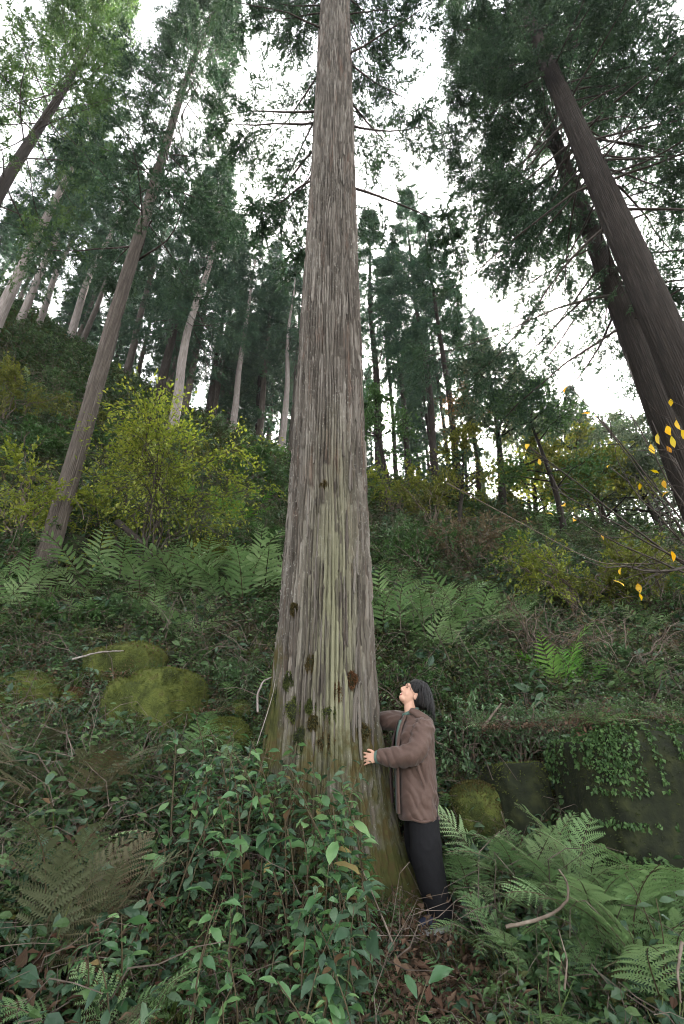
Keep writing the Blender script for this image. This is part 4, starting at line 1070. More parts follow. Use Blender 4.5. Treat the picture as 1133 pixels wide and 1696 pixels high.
for k in range(26):
    p = hit(RNG.uniform(0, 460), RNG.uniform(860, 1090)); fern(tuple(p), RNG.uniform(.55, .9), 6, 'fern' if p[1] < 5.2 else 'fern_low', 'scattered fern among the undergrowth left of the great trunk', 'scattered ferns on the left slope', az0=S, spread=4.6, elev=(.3, .8))
for k in range(30):
    p = hit(RNG.uniform(640, 1130), RNG.uniform(900, 1130)); fern(tuple(p), RNG.uniform(.55, .9), 6, 'fern' if p[1] < 5.2 else 'fern_low', 'scattered fern among the undergrowth right of the great trunk', 'scattered ferns on the right slope', az0=S, spread=4.6, elev=(.3, .8))

# ------------------------------------------------------------------ leafy plants of the foreground
def plants(n, x0, x1, y0, y1, h, nl, ls, kind, label, group, **k):
    for i in range(n):
        for _ in range(20):
            x = RNG.uniform(x0, x1); y = RNG.uniform(y0, y1)
            if clear(np.array([x]), np.array([y]), .66)[0] and not (.06 < x / y < .225 and y < 4.1): break
        big = RNG.random() < .22
        plant((x, y, g1(x, y) - .02), RNG.uniform(*h), int(RNG.integers(*nl) * (.55 if big else 1)), ls * RNG.uniform(.75, 1.15) * (1.5 if big else 1), 'leaf_dull' if RNG.random() < .3 else kind, label, group, lean=RNG.uniform(1.7, 4.4) if 0 < x / y < .1 else None, opposite=RNG.random() < .6, bare=RNG.uniform(.1, .4), **k)
plants(50, -1.0, .30, 3.0, 3.8, (.72, 1.18), (18, 28), .115, 'leaf', 'leafy green plant crowding the front of the great trunk foot', 'leafy plants before the great trunk')
plants(42, -.95, .28, 2.2, 3.0, (.42, .80), (14, 24), .105, 'leaf', 'leafy green plant in the bushy foreground below the great trunk', 'leafy plants of the foreground bush')
plants(20, -.75, .15, 1.75, 2.3, (.3, .55), (11, 18), .11, 'leaf_dull', 'dark leafy plant at the bottom centre', 'dark leafy plants at the bottom centre')
plants(16, -1.7, -.8, 2.2, 3.6, (.25, .55), (7, 13), .10, 'leaf_dull', 'dull green plant on the left floor', 'dull green plants at the left')
plants(8, -1.0, -.62, 1.5, 2.0, (.28, .48), (6, 9), .16, 'leaf_dull', 'plant with large dull leaves at the bottom left corner', 'large-leaved plants at the bottom left')
plants(14, -2.2, -.7, 3.7, 4.7, (.25, .5), (8, 13), .095, 'leaf', 'green plant by the mossy boulder', 'green plants by the boulder')
plants(18, .85, 2.2, 2.2, 3.4, (.25, .5), (7, 12), .09, 'leaf', 'leafy plant on the lower right floor', 'leafy plants at the lower right')
plants(8, 1.2, 2.3, 2.6, 3.3, (.5, .8), (12, 18), .10, 'leaf', 'taller leafy plant climbing at the right edge', 'taller leafy plants at the right')
plants(6, .52, .72, 1.9, 2.25, (.22, .38), (6, 9), .095, 'leaf_dull', 'leafy plant right of the fresh green foreground fern', 'leafy plants at the bottom right of centre')
# single marked-out ones
for px, py, d, h, nl, ls, kd, lb in (
    (640, 1640, 2.35, .62, 9, .15, 'leaf', 'single pale-leaved stem in front of the person feet'),
    (545, 1300, 3.45, .80, 10, .13, 'leaf', 'young leafy shoot standing tallest against the mossy trunk foot'),
    (455, 1300, 3.5, .74, 10, .14, 'leaf', 'bright green shoot at the left foot of the great trunk'),
    (605, 1640, 2.1, .40, 8, .11, 'leaf', 'fresh light green shoot at the bottom centre')):
    a = ray(px, py)[0] * d
    plant((a, d, g1(a, d)), h, nl, ls, kd, lb, None)
# strap-leaved fern at the lower left of the bush
t = thing('strap_fern', 'strap-leaved fern with long plain blades at the lower left of the bush', 'fern', tuple(np.array([ray(290, 1590)[0] * 2.25, 2.25, g1(ray(290, 1590)[0] * 2.25, 2.25) + .1])))
for k in range(9):
    V = []; s = np.linspace(0, 1, 9); w = .028 * np.sin(np.clip(s * 1.02, 0, 1) * math.pi) ** .6 + .002
    L_ = RNG.uniform(.26, .42); e = RNG.uniform(.5, 1.1)
    C = np.stack([L_ * s * math.cos(e) + .1 * s * s * L_, 0 * s, L_ * s * math.sin(e) - .45 * L_ * s * s], -1)
    sd = np.array([0, 1, .0])
    wv = .004 * np.sin(s * 30)
    Vv = np.concatenate([C + sd * (w + wv)[:, None] + [0, 0, .006], C, C - sd * (w - wv)[:, None] + [0, 0, .006]])
    F = [(i, i + 1, 10 + i, 9 + i) for i in range(8)] + [(9 + i, 10 + i, 19 + i, 18 + i) for i in range(8)]
    link('blade', new_mesh('blade', Vv, np.array(F), M['leaf'], True), t, rot=(0, 0, k * .7 + RNG.normal(0, .2)))

# ------------------------------------------------------------------ sapling with yellow leaves at the right edge
sx, sy = 2.95, 3.3
SAP = thing('sapling', 'thin bare sapling with scattered yellow leaves at the right edge', 'sapling', (sx, sy, g1(sx, sy) - .05))
O = np.array([sx, sy, g1(sx, sy) - .05])
root = at(1150, 900, 3.3) - O
tips = [(985, 690, 3.1), (1030, 670, 3.2), (875, 735, 2.9), (905, 800, 3.0), (940, 640, 3.3), (1075, 700, 3.2), (1010, 770, 3.1), (965, 930, 3.0), (1030, 940, 3.2), (1105, 690, 3.1), (1060, 800, 3.2), (1120, 760, 3.0), (950, 860, 3.0), (1125, 640, 3.2)]
s8 = np.linspace(0, 1, 9)
P0 = np.array([(0, 0, 0)]) + (root - 0) * s8[:, None] + np.array([.12, 0, 0]) * np.sin(s8 * 3.1)[:, None]
v, f = tube(P0, np.linspace(.03, .016, 9), 7); link('stem', new_mesh('stem', v, f, M['branch'], True), SAP)
LEAFN = 0
for k, tp in enumerate(tips):
    e = at(*tp) - O
    st = np.array([np.interp(RNG.uniform(.72, 1), s8, P0[:, c]) for c in range(3)])
    mid = (st + e) / 2 + np.array([.12, RNG.normal(0, .05), -.18])
    B = ((1 - s8) ** 2)[:, None] * st + (2 * s8 * (1 - s8))[:, None] * mid + (s8 ** 2)[:, None] * e + RNG.normal(0, .012, (9, 3)) * s8[:, None]
    mb = MB(); v, f = tube(B, .010 * np.linspace(1, .35, 9), 5); mb.add(v, f)
    for q in RNG.uniform(.35, .98, 6):
        p = np.array([np.interp(q, s8, B[:, c]) for c in range(3)]); d = norm(norm(e - st) + RNG.normal(0, .55, 3)); l = RNG.uniform(.12, .34)
        ss = np.linspace(0, 1, 4)
        v, f = tube(p + d * (l * ss)[:, None] + RNG.normal(0, .008, (4, 3)), .0042 * np.linspace(1, .5, 4), 4, False); mb.add(v, f)
        if RNG.random() < .25:
            tp2 = p + d * l
            link('leaf', LEAVES['leaf_yellow'][int(RNG.integers(0, 4))], SAP, loc=tuple(tp2), rot=(RNG.normal(0, .6), RNG.uniform(.3, 1.4), RNG.random() * 6.28), scale=RNG.uniform(.05, .085))
    link('branch', mb.mesh('branch', [M['branch']], True), SAP)
    if k % 2 == 0:
        link('leaf', LEAVES['leaf_yellow'][k % 4], SAP, loc=tuple(e), rot=(RNG.normal(0, .6), RNG.uniform(.3, 1.2), RNG.random() * 6.28), scale=RNG.uniform(.06, .095))
for px, py in ((1105, 705), (1120, 695), (1112, 722), (1090, 718), (1078, 735), (1128, 712)):
    p = at(px, py, 3.1) - O
    link('leaf', LEAVES['leaf_yellow'][int(RNG.integers(0, 4))], SAP, loc=tuple(p), rot=(RNG.normal(0, .6), RNG.uniform(.5, 1.5), RNG.random() * 6.28), scale=RNG.uniform(.09, .13))

# ------------------------------------------------------------------ sticks, roots, log
def stick(name, pts, r0, mat, label, cat, k=7, wob=.012):
    P = np.array([at(*p) for p in pts]); s0 = np.linspace(0, 1, len(P)); s = np.linspace(0, 1, 26)
    from_ = np.stack([np.interp(s, s0, P[:, c]) for c in range(3)], -1)
    for _ in range(3): from_[1:-1] = (from_[:-2] + 2 * from_[1:-1] + from_[2:]) / 4
    from_ += RNG.normal(0, wob * r0 * 10, from_.shape) * .8
    v, f = tube(from_, r0 * np.linspace(1, .45, 26) * (1 + .05 * RNG.normal(0, 1, 26)), k)
    o = from_[0].copy()
    return tag(link(name, new_mesh(name, v - o, f, M[mat], True), loc=tuple(o)), label, cat)
stick('dead_branch', [(838, 1535, 3.0), (880, 1527, 3.0), (920, 1512, 2.98), (942, 1490, 2.96), (940, 1460, 2.95), (925, 1440, 2.95)], .009, 'twig', 'curved brown dead branch on the floor at the lower right', 'branch')
stick('dead_branch', [(935, 1640, 2.35), (940, 1590, 2.4), (925, 1540, 2.5)], .004, 'twig', 'thin dead stem rising at the bottom right', 'branch')
stick('dead_branch', [(120, 1092, 4.9), (165, 1080, 4.9), (205, 1078, 5.0)], .012, 'bark_pale', 'short pale stick lying before the mossy ledge stone', 'branch')
stick('vine_stem', [(427, 1180, 4.1), (426, 1150, 4.1), (436, 1128, 4.15), (455, 1120, 4.2)], .011, 'bark_pale', 'pale looping vine stem at the left foot of the great trunk', 'vine')
stick('vine_stem', [(425, 1235, 3.75), (440, 1190, 3.78), (452, 1150, 3.85), (456, 1125, 3.9)], .004, 'bark_pale', 'thin pale creeper hanging on the mossy side of the great trunk', 'vine')
stick('dead_branch', [(800, 1205, 4.7), (815, 1185, 4.7), (830, 1165, 4.75)], .014, 'twig', 'short broken stick standing by the glossy bushes', 'branch')
stick('fallen_log', [(195, 865, 7.6), (225, 890, 7.3), (252, 920, 7.0)], .06, 'bark_dark', 'short mossy log lying under the yellow-green shrub', 'log', 12)
stick('dead_branch', [(650, 1560, 2.7), (625, 1500, 2.9), (600, 1440, 3.1)], .005, 'twig', 'thin bare twig leaning before the great root', 'branch')
stick('dead_branch', [(1130, 1560, 2.5), (1122, 1610, 2.45), (1128, 1660, 2.4)], .007, 'twig', 'reddish curved stem at the bottom right edge', 'branch')
stick('dead_branch', [(740, 800, 6.0), (990, 935, 5.2), (1140, 932, 4.8)], .008, 'twig', 'long thin bare twig reaching in from the right edge', 'branch')
for k in range(16):                                             # dead stems fallen about the right slope
    p = hit(RNG.uniform(650, 1120), RNG.uniform(930, 1090)); a = RNG.random() * 3.14; l = RNG.uniform(.6, 1.5)
    s = np.linspace(-.5, .5, 9)
    P = np.stack([math.cos(a) * l * s, math.sin(a) * l * s * .5, .15 + .25 * RNG.random() + .3 * l * s * math.sin(a + 1) + .1 * np.cos(s * 5)], -1) + RNG.normal(0, .015, (9, 3))
    v, f = tube(P, RNG.uniform(.005, .011) * np.linspace(1, .4, 9), 5)
    tag(link('dead_branch', new_mesh('dead_branch', v, f, M['dead_twig'], True), loc=tuple(p)), 'thin dead branch strewn over the right slope', 'branch', 'dead branches on the right slope')
# ------------------------------------------------------------------ the person
def ell(c, r, ax=None, nu=24, nv=16):
    V, F = grid_sphere(nu, nv)
    V = V * np.array(r)
    if ax is not None: V = V @ np.array(ax)
    return V + np.array(c), F
def rings(R, k=28, pw=1.0):
    """closed loft through horizontal ellipses (z, cx, cy, rx, ry)"""
    th = np.arange(k) * 2 * math.pi / k
    c, s_ = np.cos(th), np.sin(th)
    V = np.concatenate([np.stack([r[1] + r[3] * np.sign(c) * np.abs(c) ** pw, r[2] + r[4] * np.sign(s_) * np.abs(s_) ** pw, np.full(k, r[0])], -1) for r in R])
    n = len(R)
    i, j = np.meshgrid(np.arange(n - 1), np.arange(k), indexing='ij')
    F = np.stack([i * k + j, i * k + (j + 1) % k, (i + 1) * k + (j + 1) % k, (i + 1) * k + j], -1).reshape(-1, 4)
    V = np.concatenate([V, [[R[0][1], R[0][2], R[0][0]], [R[-1][1], R[-1][2], R[-1][0]]]])
    jj = np.arange(k); b = (n - 1) * k
    T = np.concatenate([F[:, [0, 1, 2]], F[:, [0, 2, 3]], np.stack([(jj + 1) % k, jj, np.full(k, n * k)], -1), np.stack([b + jj, b + (jj + 1) % k, np.full(k, n * k + 1)], -1)])
    return V, T
def smooth_path(P, n=20):
    P = np.array(P, float); s0 = np.linspace(0, 1, len(P)); s = np.linspace(0, 1, n)
    Q = np.stack([np.interp(s, s0, P[:, c]) for c in range(P.shape[1])], -1)
    for _ in range(3): Q[1:-1] = (Q[:-2] + 2 * Q[1:-1] + Q[2:]) / 4
    return Q
def limb(P, k=16, n=22):
    """P: rows x, y, z, r"""
    Q = smooth_path(P, n); return tube(Q[:, :3], Q[:, 3], k)
def union(name, pieces, voxel, mat, parent, sm=4, deform=None, origin=(0, 0, 0)):
    mb = MB()
    for V, F in pieces: mb.add(V, F)
    me = mb.mesh(name, [mat])
    o = bpy.data.objects.new(name, me); COL.objects.link(o)
    md = o.modifiers.new('r', 'REMESH'); md.mode = 'VOXEL'; md.voxel_size = voxel
    md = o.modifiers.new('s', 'SMOOTH'); md.iterations = sm; md.factor = .5
    dg = bpy.context.evaluated_depsgraph_get(); dg.update()
    me2 = bpy.data.meshes.new_from_object(o.evaluated_get(dg))
    bpy.data.objects.remove(o)
    V = np.zeros(len(me2.vertices) * 3, np.float32); me2.vertices.foreach_get('co', V); V = V.reshape(-1, 3).astype(float)
    if deform is not None:
        N = np.zeros(len(V) * 3, np.float32); me2.vertex_normals.foreach_get('vector', N); V = deform(V, N.reshape(-1, 3))
    V = V - np.array(origin)
    me2.vertices.foreach_set('co', V.astype(np.float32).ravel())
    me2.polygons.foreach_set('use_smooth', np.ones(len(me2.polygons), bool))
    me2.materials.clear(); me2.materials.append(mat); me2.name = name
    me2.update()
    return link(name, me2, parent)
def flat_mat(name, c, rough=.7, var=.25, scale=25, bump=.15, sheen=0, sss=0):
    m = mat_rough(name, [tuple(x * (1 - var) for x in c), c, tuple(min(1, x * (1 + var)) for x in c)], scale, rough, (1, 1, 1), bump, 4)
    p = [n for n in m.node_tree.nodes if n.type == 'BSDF_PRINCIPLED'][0]
    if sss: p.inputs['Subsurface Weight'].default_value = sss; p.inputs['Subsurface Radius'].default_value = (.012, .005, .003); p.inputs['Subsurface Scale'].default_value = 1.0
    if sheen: p.inputs['Sheen Weight'].default_value = sheen
    return m
M['skin'] = flat_mat('skin', (.46, .27, .195), .5, .05, 40, .05)
M['jacket'] = flat_mat('jacket_cloth', (.068, .041, .032), .62, .14, 160, .12, .1)
M['jacket_dark'] = flat_mat('jacket_lining', (.035, .022, .02), .8, .2, 60, .1)
M['trouser'] = flat_mat('black_cloth', (.006, .006, .007), .9, .2, 90, .1)
M['shirt'] = flat_mat('green_shirt', (.07, .115, .095), .8, .1, 120, .15)
M['hair'] = mat_rough('black_hair', [(.004, .0035, .0035), (.009, .008, .008), (.018, .016, .016)], 60, .45, (1, 1, .15), .3, 3, spec=.22)
M['shoe'] = flat_mat('navy_shoe', (.022, .026, .045), .8, .25, 120, .3)
M['shoe_grey'] = flat_mat('grey_shoe', (.07, .07, .072), .8, .45, 70, .3)
M['sole'] = flat_mat('white_sole', (.30, .29, .28), .7, .08, 40, .05)
M['lips'] = flat_mat('lips', (.40, .14, .12), .45, .05)
M['teeth'] = flat_mat('teeth', (.72, .69, .62), .35, .03)
M['eye'] = flat_mat('eye', (.012, .01, .01), .25, .1)
PO = np.array([.62, 4.02, g1(.62, 4.0)])
PER = thing('person', 'person in a brown hooded jacket and black trousers embracing the great trunk, looking up', 'person', tuple(PO))
PY = 4.03
# head frame: f = where the face looks (up towards the crown), h = crown of the head, sd = towards the camera
tl = math.radians(36)
f_ = np.array([-math.cos(tl), -.16, math.sin(tl)]); f_ /= np.linalg.norm(f_)
h_ = np.array([math.sin(tl), 0, math.cos(tl)]); h_ = h_ - f_ * np.dot(h_, f_); h_ /= np.linalg.norm(h_)
sd_ = np.cross(f_, h_)
if sd_[1] > 0: sd_ = -sd_
AX = np.stack([f_, sd_, h_])
HC = np.array([.588, PY, 1.487])
def hd(a, b, c): return HC + f_ * a + sd_ * b + h_ * c                # forward, towards camera, up (metres)
def hell(a, b, c, r): return ell(hd(a, b, c), r, AX)
body = [hell(-.012, 0, .030, (.092, .072, .085)), hell(.018, 0, -.025, (.070, .058, .088)), hell(.050, 0, -.078, (.036, .040, .030)),
        hell(.040, .032, -.030, (.034, .024, .036)), hell(.040, -.032, -.030, (.034, .024, .036)),
        hell(.074, 0, .028, (.016, .046, .016)),
        limb([(*hd(.082, 0, .012), .007), (*hd(.098, 0, -.012), .0095), (*hd(.104, 0, -.026), .012), (*hd(.088, 0, -.034), .010)], 10, 10),
        hell(.090, .010, -.031, (.009, .008, .007)), hell(.090, -.010, -.031, (.009, .008, .007)),
        hell(.078, 0, -.053, (.010, .022, .006)), hell(.075, 0, -.071, (.010, .019, .007)),
        hell(-.012, .074, -.012, (.020, .008, .030)), hell(-.012, -.074, -.012, (.020, .008, .030)),
        limb([(.575, PY, 1.46, .052), (.555, PY, 1.39, .050), (.565, PY, 1.32, .056), (.575, PY, 1.24, .085)], 16)]
# trunk and legs of the body, inside the clothes
body += [rings([(.80, .585, PY, .10, .145), (.95, .575, PY, .09, .125), (1.12, .575, PY, .10, .14), (1.24, .58, PY, .085, .165), (1.31, .57, PY, .05, .06)])]
NF, FF = np.array([.640, 3.93]), np.array([.655, 4.22])           # ankles: near leg, far leg
body += [limb([(.60, 3.95, .84, .085), (.60, 3.94, .48, .058), (.645, 3.93, .15, .04), (.645, 3.93, .06, .036)]),
         limb([(.60, 4.11, .84, .085), (.575, 4.16, .52, .058), (.65, 4.22, .26, .04), (.655, 4.22, .17, .036)])]
# arms
ARM_N = [(.635, 3.865, 1.255), (.585, 3.80, 1.13), (.52, 3.78, 1.052), (.40, 3.83, 1.035), (.285, 3.91, 1.035)]
ARM_F = [(.575, 4.20, 1.265), (.47, 4.27, 1.285), (.40, 4.33, 1.30), (.33, 4.44, 1.305), (.295, 4.56, 1.31)]
def arm(P, R): return [tuple(p) + (r_,) for p, r_ in zip(P, R)]
body += [limb(arm(ARM_N, (.045, .042, .036, .032, .023))), limb(arm(ARM_F, (.045, .042, .036, .032, .023)))]
def hand(w, d, up, nrm, sp=.30):
    """w wrist, d along the hand, up = towards the thumb side, nrm = out of the palm; five fingers"""
    w = np.array(w, float); d, up, nrm = norm(np.array(d, float)), norm(np.array(up, float)), norm(np.array(nrm, float))
    A = np.stack([d, up, nrm])
    out = [ell(w + d * .045, (.048, .038, .015), A, 16, 10), limb([(*w - d * .03, .023), (*w + d * .02, .024)], 10, 6)]
    for k, (o, ln, r_) in enumerate(((.030, .068, .0085), (.010, .076, .009), (-.011, .070, .0085), (-.030, .055, .0075))):
        b = w + d * .078 + up * o
        dd = norm(d + up * (o * sp * 22))
        j1 = b + dd * ln * .45 + nrm * .004; j2 = b + dd * ln * .75 + nrm * .012; j3 = b + dd * ln + nrm * .022
        out.append(limb([(*w + d * .05 + up * o * .8, r_ * 1.1), (*b, r_ * 1.08), (*j1, r_), (*j2, r_ * .95), (*j3, r_ * .8)], 8, 12))
    b = w + d * .02 + up * .024
    out.append(limb([(*b, .012), (*b + d * .022 + up * .022, .0105), (*b + d * .048 + up * .034, .0095), (*b + d * .066 + up * .036 + nrm * .008, .008)], 8, 10))
    return out
body += hand((.272, 3.920, 1.030), (-1, .50, -.10), (.0, .25, 1), (.50, 1, 0), .42)
body += hand((.293, 4.57, 1.31), (-.25, 1, .05), (0, 0, 1), (-1, -.25, 0))
BODY = union('body', body, .0042, M['skin'], PER, 3, origin=PO)

def fold(V, N, amp, fr, seed, mask=None):
    a = fbm(V[:, 0] * fr + V[:, 1] * fr * .6, V[:, 2] * fr * .75 + V[:, 1] * fr * .4, 3, seed)
    a = np.abs(a) * -2 + .25
    k = 1 if mask is None else mask(V)
    return V + N * (amp * a * k)[:, None]
def jacket_deform(V, N):
    V = fold(V, N, .034, 10, 5)
    # sleeve creases run round the arm
    d = np.clip(1 - np.abs(V[:, 1] - 3.82) / .10, 0, 1) * (V[:, 0] < .60)
    w = -1 + 2 * np.abs(np.sin(V[:, 0] * 48 + V[:, 2] * 30 + 5 * fbm(V[:, 0] * 8, V[:, 2] * 8, 2, 3))) ** .7 if True else np.sin(V[:, 0] * 95 + V[:, 2] * 60 + 2.5 * fbm(V[:, 0] * 8, V[:, 2] * 8, 2, 3) * 4)
    V = V + N * (d * .006 * w)[:, None]
    return V
jk = [rings([(.635, .572, PY, .140, .196), (.70, .572, PY, .142, .196), (.82, .575, PY, .140, .190), (.95, .577, PY, .136, .184), (1.08, .578, PY, .134, .182),
             (1.18, .585, PY, .138, .195), (1.25, .592, PY, .118, .185), (1.29, .595, PY, .095, .14), (1.325, .59, PY, .078, .09)], 36, .85),
      limb(arm(ARM_N, (.080, .078, .072, .064, .054)), 20, 26), limb(arm(ARM_F, (.088, .084, .078, .068, .058)), 20, 26),
      ell((.63, 3.89, 1.235), (.085, .08, .075)), ell((.60, 4.17, 1.235), (.085, .08, .075))]
JK = union('jacket', jk, .0075, M['jacket'], PER, 5, jacket_deform, PO)
# hood lying on the back: a thick folded collar roll
hood = []
a = np.linspace(-2.3, 2.3, 26)
Pq = np.stack([.605 + .085 * np.cos(a), PY + .105 * np.sin(a), 1.335 - .055 * np.cos(a) - .012], -1)
hood.append(tube(Pq, .024 + .018 * np.cos(a * .6), 14))
hood.append(ell((.690, PY, 1.262), (.040, .095, .062)))
union('hood', hood, .007, M['jacket'], JK, 5, lambda V, N: fold(V, N, .012, 14, 9), PO)
# open front: two placket edges and a dark gap
def ribbon(P, side, w, th, name, mat, parent=JK):
    P = smooth_path(P, 24); T = norm(np.gradient(P, axis=0)); s = norm(np.array(side, float)); nn = norm(np.cross(T, s))
    V = np.concatenate([P + s * w + nn * th, P - s * w + nn * th, P - s * w - nn * th, P + s * w - nn * th]); n = len(P)
    F = np.concatenate([np.array([(a * n + i, a * n + i + 1, b * n + i + 1, b * n + i) for i in range(n - 1)]) for a, b in ((0, 1), (1, 2), (2, 3), (3, 0))])
    return link(name, new_mesh(name, V - PO, F, mat, True), parent)
ribbon([(.505, 3.985, 1.325), (.468, 3.965, 1.26), (.437, 3.955, 1.16), (.424, 3.95, 1.05), (.416, 3.945, .90), (.410, 3.94, .67)], (.35, -1, 0), .024, .006, 'jacket_placket', M['jacket'])
ribbon([(.505, 4.09, 1.325), (.452, 4.10, 1.26), (.420, 4.11, 1.16), (.398, 4.11, 1.05), (.382, 4.11, .90), (.388, 4.11, .72)], (.35, 1, 0), .030, .006, 'jacket_placket', M['jacket_dark'])
ribbon([(.470, PY, 1.29), (.440, PY, 1.20), (.425, PY, 1.05), (.415, PY, .9), (.412, PY, .68)], (0, 1, 0), .055, .008, 'shirt_front', M['shirt'])
ribbon([(.555, 3.828, .985), (.575, 3.824, .92), (.598, 3.826, .85)], (.9, 0, .35), .012, .005, 'pocket', M['jacket'])
hem = np.linspace(0, 2 * math.pi, 40)
v, f = tube(np.stack([(.572 + .142 * np.cos(hem)), PY + .195 * np.sin(hem), (.640 + .006 * np.sin(hem * 5))], -1), .010, 8, False)
link('hem', new_mesh('hem', v - PO, f, M['jacket'], True), JK)
# shirt collar and cuff
a = np.linspace(-2.6, 2.6, 24) + math.pi
Pq = np.stack([.560 + .060 * np.cos(a), PY + .066 * np.sin(a), 1.352 + .024 * np.cos(a - math.pi) * -1], -1)
v, f = tube(Pq, .015, 8); link('shirt_collar', new_mesh('shirt_collar', v - PO, f, M['shirt'], True), PER)
union('shirt_cuff', [limb([(.300, 3.902, 1.035, .048), (.262, 3.925, 1.033, .047)], 18, 8)], .005, M['shirt'], PER, 1, None, PO)
# trousers
tr = [rings([(.55, .600, PY, .105, .165), (.66, .585, PY, .11, .16), (.80, .585, PY, .10, .15)], 30),
      limb([(.595, 3.96, .72, .095), (.592, 3.935, .55, .112), (.590, 3.925, .42, .108), (.615, 3.925, .28, .098), (.650, 3.93, .15, .085), (.668, 3.932, .075, .080)], 22, 30),
      limb([(.595, 4.10, .72, .095), (.570, 4.15, .55, .110), (.575, 4.18, .42, .100), (.620, 4.20, .32, .092), (.645, 4.215, .25, .085)], 22, 30)]
union('trousers', tr, .008, M['trouser'], PER, 4, lambda V, N: fold(V, N, .022, 7, 17), PO)
# shoes
def shoe(x, y, z, yaw, mat):
    c, s_ = math.cos(yaw), math.sin(yaw)
    def T(V):
        V = np.asarray(V); return np.stack([x + V[:, 0] * c - V[:, 1] * s_, y + V[:, 0] * s_ + V[:, 1] * c, z + V[:, 2]], -1)
    a1, f1 = ell((-.055, 0, .050), (.105, .046, .042)); a2, f2 = ell((.045, 0, .065), (.065, .042, .060)); a3, f3 = limb([(.03, 0, .08, .042), (.05, 0, .14, .044)], 14, 6)
    o = union('shoe', [(T(a1), f1), (T(a2), f2), (T(a3), f3)], .006, mat, PER, 3, None, PO)
    R = []
    th = np.arange(30) * 2 * math.pi / 30
    pr = np.stack([-.025 + .142 * np.cos(th), .048 * np.sin(th) * (1 + .12 * np.cos(th + 3.1))], -1)
    V = np.concatenate([np.c_[pr, np.full(30, zz)] for zz in (.0, .028)] + [[[-.02, 0, 0]], [[-.02, 0, .028]]])
    j = np.arange(30); F = np.concatenate([np.stack([j, (j + 1) % 30, 30 + (j + 1) % 30], -1), np.stack([j, 30 + (j + 1) % 30, 30 + j], -1), np.stack([(j + 1) % 30, j, np.full(30, 60)], -1), np.stack([30 + j, 30 + (j + 1) % 30, np.full(30, 61)], -1)])
    link('sole', new_mesh('sole', T(V) - PO, F, M['sole'], False), o)
shoe(.640, 3.925, max(g1(.60, 3.925), -.05) + .012, .45, M['shoe'])
shoe(.655, 4.22, g1(.655, 4.22) + .02, .15, M['shoe_grey'])
# face details
def face_ell(name, a, b, c, r, mat):
    V, F = ell(hd(a, b, c), r, AX, 14, 10); link(name, new_mesh(name, V - PO, F, mat, True), BODY)
for sg in (1, -1):
    face_ell('eye', .0765, .030 * sg, .006, (.006, .013, .0035), M['eye'])
    face_ell('eyebrow', .083, .030 * sg, .026, (.005, .017, .0035), M['hair'])
face_ell('lips', .0845, 0, -.062, (.0065, .021, .009), M['lips'])
face_ell('teeth', .0880, 0, -.0605, (.0042, .016, .0036), M['teeth'])
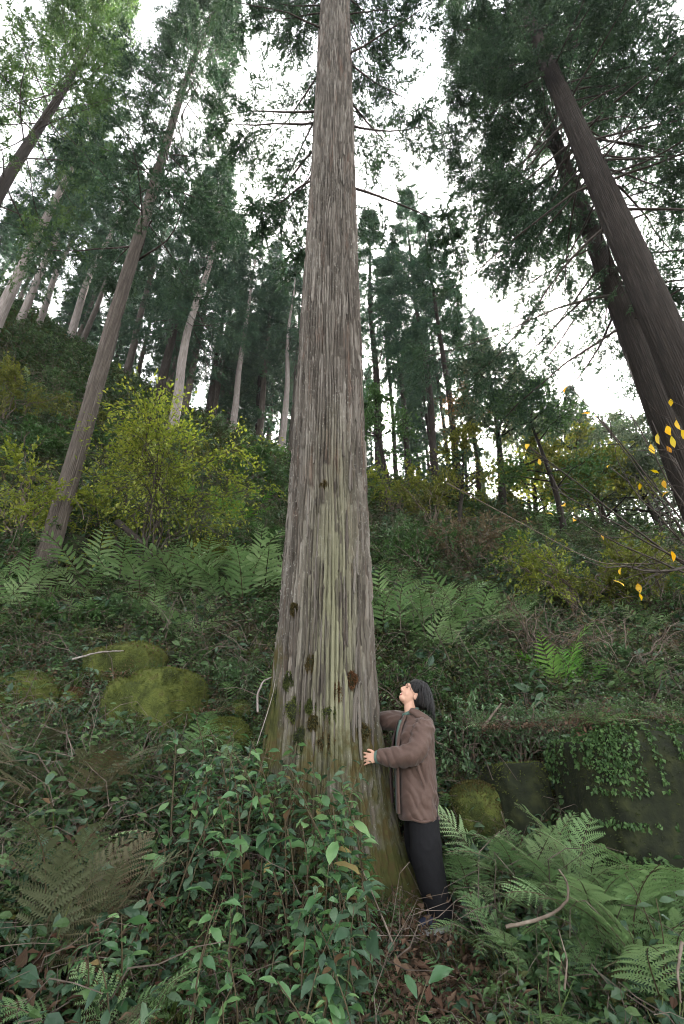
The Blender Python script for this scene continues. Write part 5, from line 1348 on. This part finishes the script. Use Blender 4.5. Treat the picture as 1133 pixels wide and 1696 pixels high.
# hair: a cap plus strands that hang straight down at the back
cap = [hell(-.022, 0, .048, (.100, .085, .084)), hell(-.062, 0, .000, (.068, .087, .092)), hell(-.030, .062, -.005, (.034, .022, .050)), hell(-.030, -.062, -.005, (.034, .022, .050)), ell((.668, PY, 1.425), (.055, .080, .062))]
mb = MB()
r = np.random.default_rng(909)
o_h = union('hair', cap, .006, M['hair'], PER, 3, None, PO)
for k in range(700):
    u = r.uniform(-2.55, 2.55); el = r.uniform(.15, 1.45)
    sgn = np.array([-math.cos(u) * math.cos(el), math.sin(u) * math.cos(el), math.sin(el)])
    st = hd(*(np.array([-.026, 0, .044]) + sgn * np.array([.099, .085, .086])))
    # fringe strands stay at the forehead, the others slide round the head and hang
    d = norm(-f_ * .35 * max(0, math.cos(u)) - h_ * .3 + f_ * (.5 if abs(u) > 2.0 else 0) + sd_ * sgn[1] * .5)
    ln = r.uniform(.10, .16) if abs(u) < 2.0 else r.uniform(.05, .085)
    s = np.linspace(0, 1, 7)
    out = norm(st - HC)
    P = st + out * (.012 * np.sin(s * 3))[:, None] + d * (ln * .55 * s)[:, None] + np.array([.018, 0, -1]) * (ln * .75 * s ** 1.5)[:, None]
    q = P - HC
    loc = np.stack([q @ f_, q @ sd_, q @ h_], -1)
    e = np.sqrt(((loc[:, 0] + .03) / .100) ** 2 + (loc[:, 1] / .087) ** 2 + ((loc[:, 2] - .03) / .105) ** 2)
    push = np.where(e < 1, 1 / np.maximum(e, .3), 1)
    P = HC + ((q - hd(-.03, 0, .03) + HC) * push[:, None]) + hd(-.03, 0, .03) - HC
    v, f = tube(P, RNG.uniform(.0022, .0042) * np.array([.6, 1, 1, 1, .9, .6, .15]), 4, False); mb.add(v, f)
me = mb.mesh('hair_strands', [M['hair']], True)
V = np.zeros(len(me.vertices) * 3, np.float32); me.vertices.foreach_get('co', V); V = V.reshape(-1, 3) - PO.astype(np.float32); me.vertices.foreach_set('co', V.ravel())
link('hair_strands', me, o_h)
# ------------------------------------------------------------------ air between the trees
m, N, L, out = nodes('haze')
pv = N.new('ShaderNodeVolumePrincipled'); pv.inputs['Density'].default_value = .0003; pv.inputs['Color'].default_value = (.90, .94, 1.0, 1); pv.inputs['Anisotropy'].default_value = .45
L.new(pv.outputs[0], out.inputs['Volume'])
hx0, hx1, hy0, hy1, hz0, hz1 = -200, 200, -196, 206, float(GZ.min()) - 1.5, 84
V = np.array([(x, y, z) for x in (hx0, hx1) for y in (hy0, hy1) for z in (hz0, hz1)], float)
F = np.array([(0, 1, 3, 2), (4, 6, 7, 5), (0, 4, 5, 1), (2, 3, 7, 6), (0, 2, 6, 4), (1, 5, 7, 3)])
tag(link('haze', new_mesh('haze', V, F, m)), 'thin bluish haze between the trees', 'haze', kind='stuff')

# ------------------------------------------------------------------ tell small sets of look-alikes apart by their order
def px_of(o):
    w = np.array(o.location) - np.array([0, 0, CAMZ]); dep = w[1] * CP + w[2] * SP
    return w[0] / max(dep, .1)
bylab = {}
for o in list(COL.objects):
    if o.parent is None and 'label' in o: bylab.setdefault(o['label'], []).append(o)
NTH = ['leftmost', 'second from the left', 'third from the left', 'fourth from the left', 'fifth from the left', 'sixth from the left', 'seventh from the left', 'eighth from the left', 'rightmost']
for lb, os_ in bylab.items():
    if 2 <= len(os_) <= 9:
        for k, o in enumerate(sorted(os_, key=px_of)):
            o['label'] = lb + ', ' + ('rightmost' if k == len(os_) - 1 else NTH[k])
    elif len(os_) > 9:
        for k, o in enumerate(sorted(os_, key=px_of)):
            o['label'] = lb + ', ' + ('left third', 'middle third', 'right third')[3 * k // len(os_)]
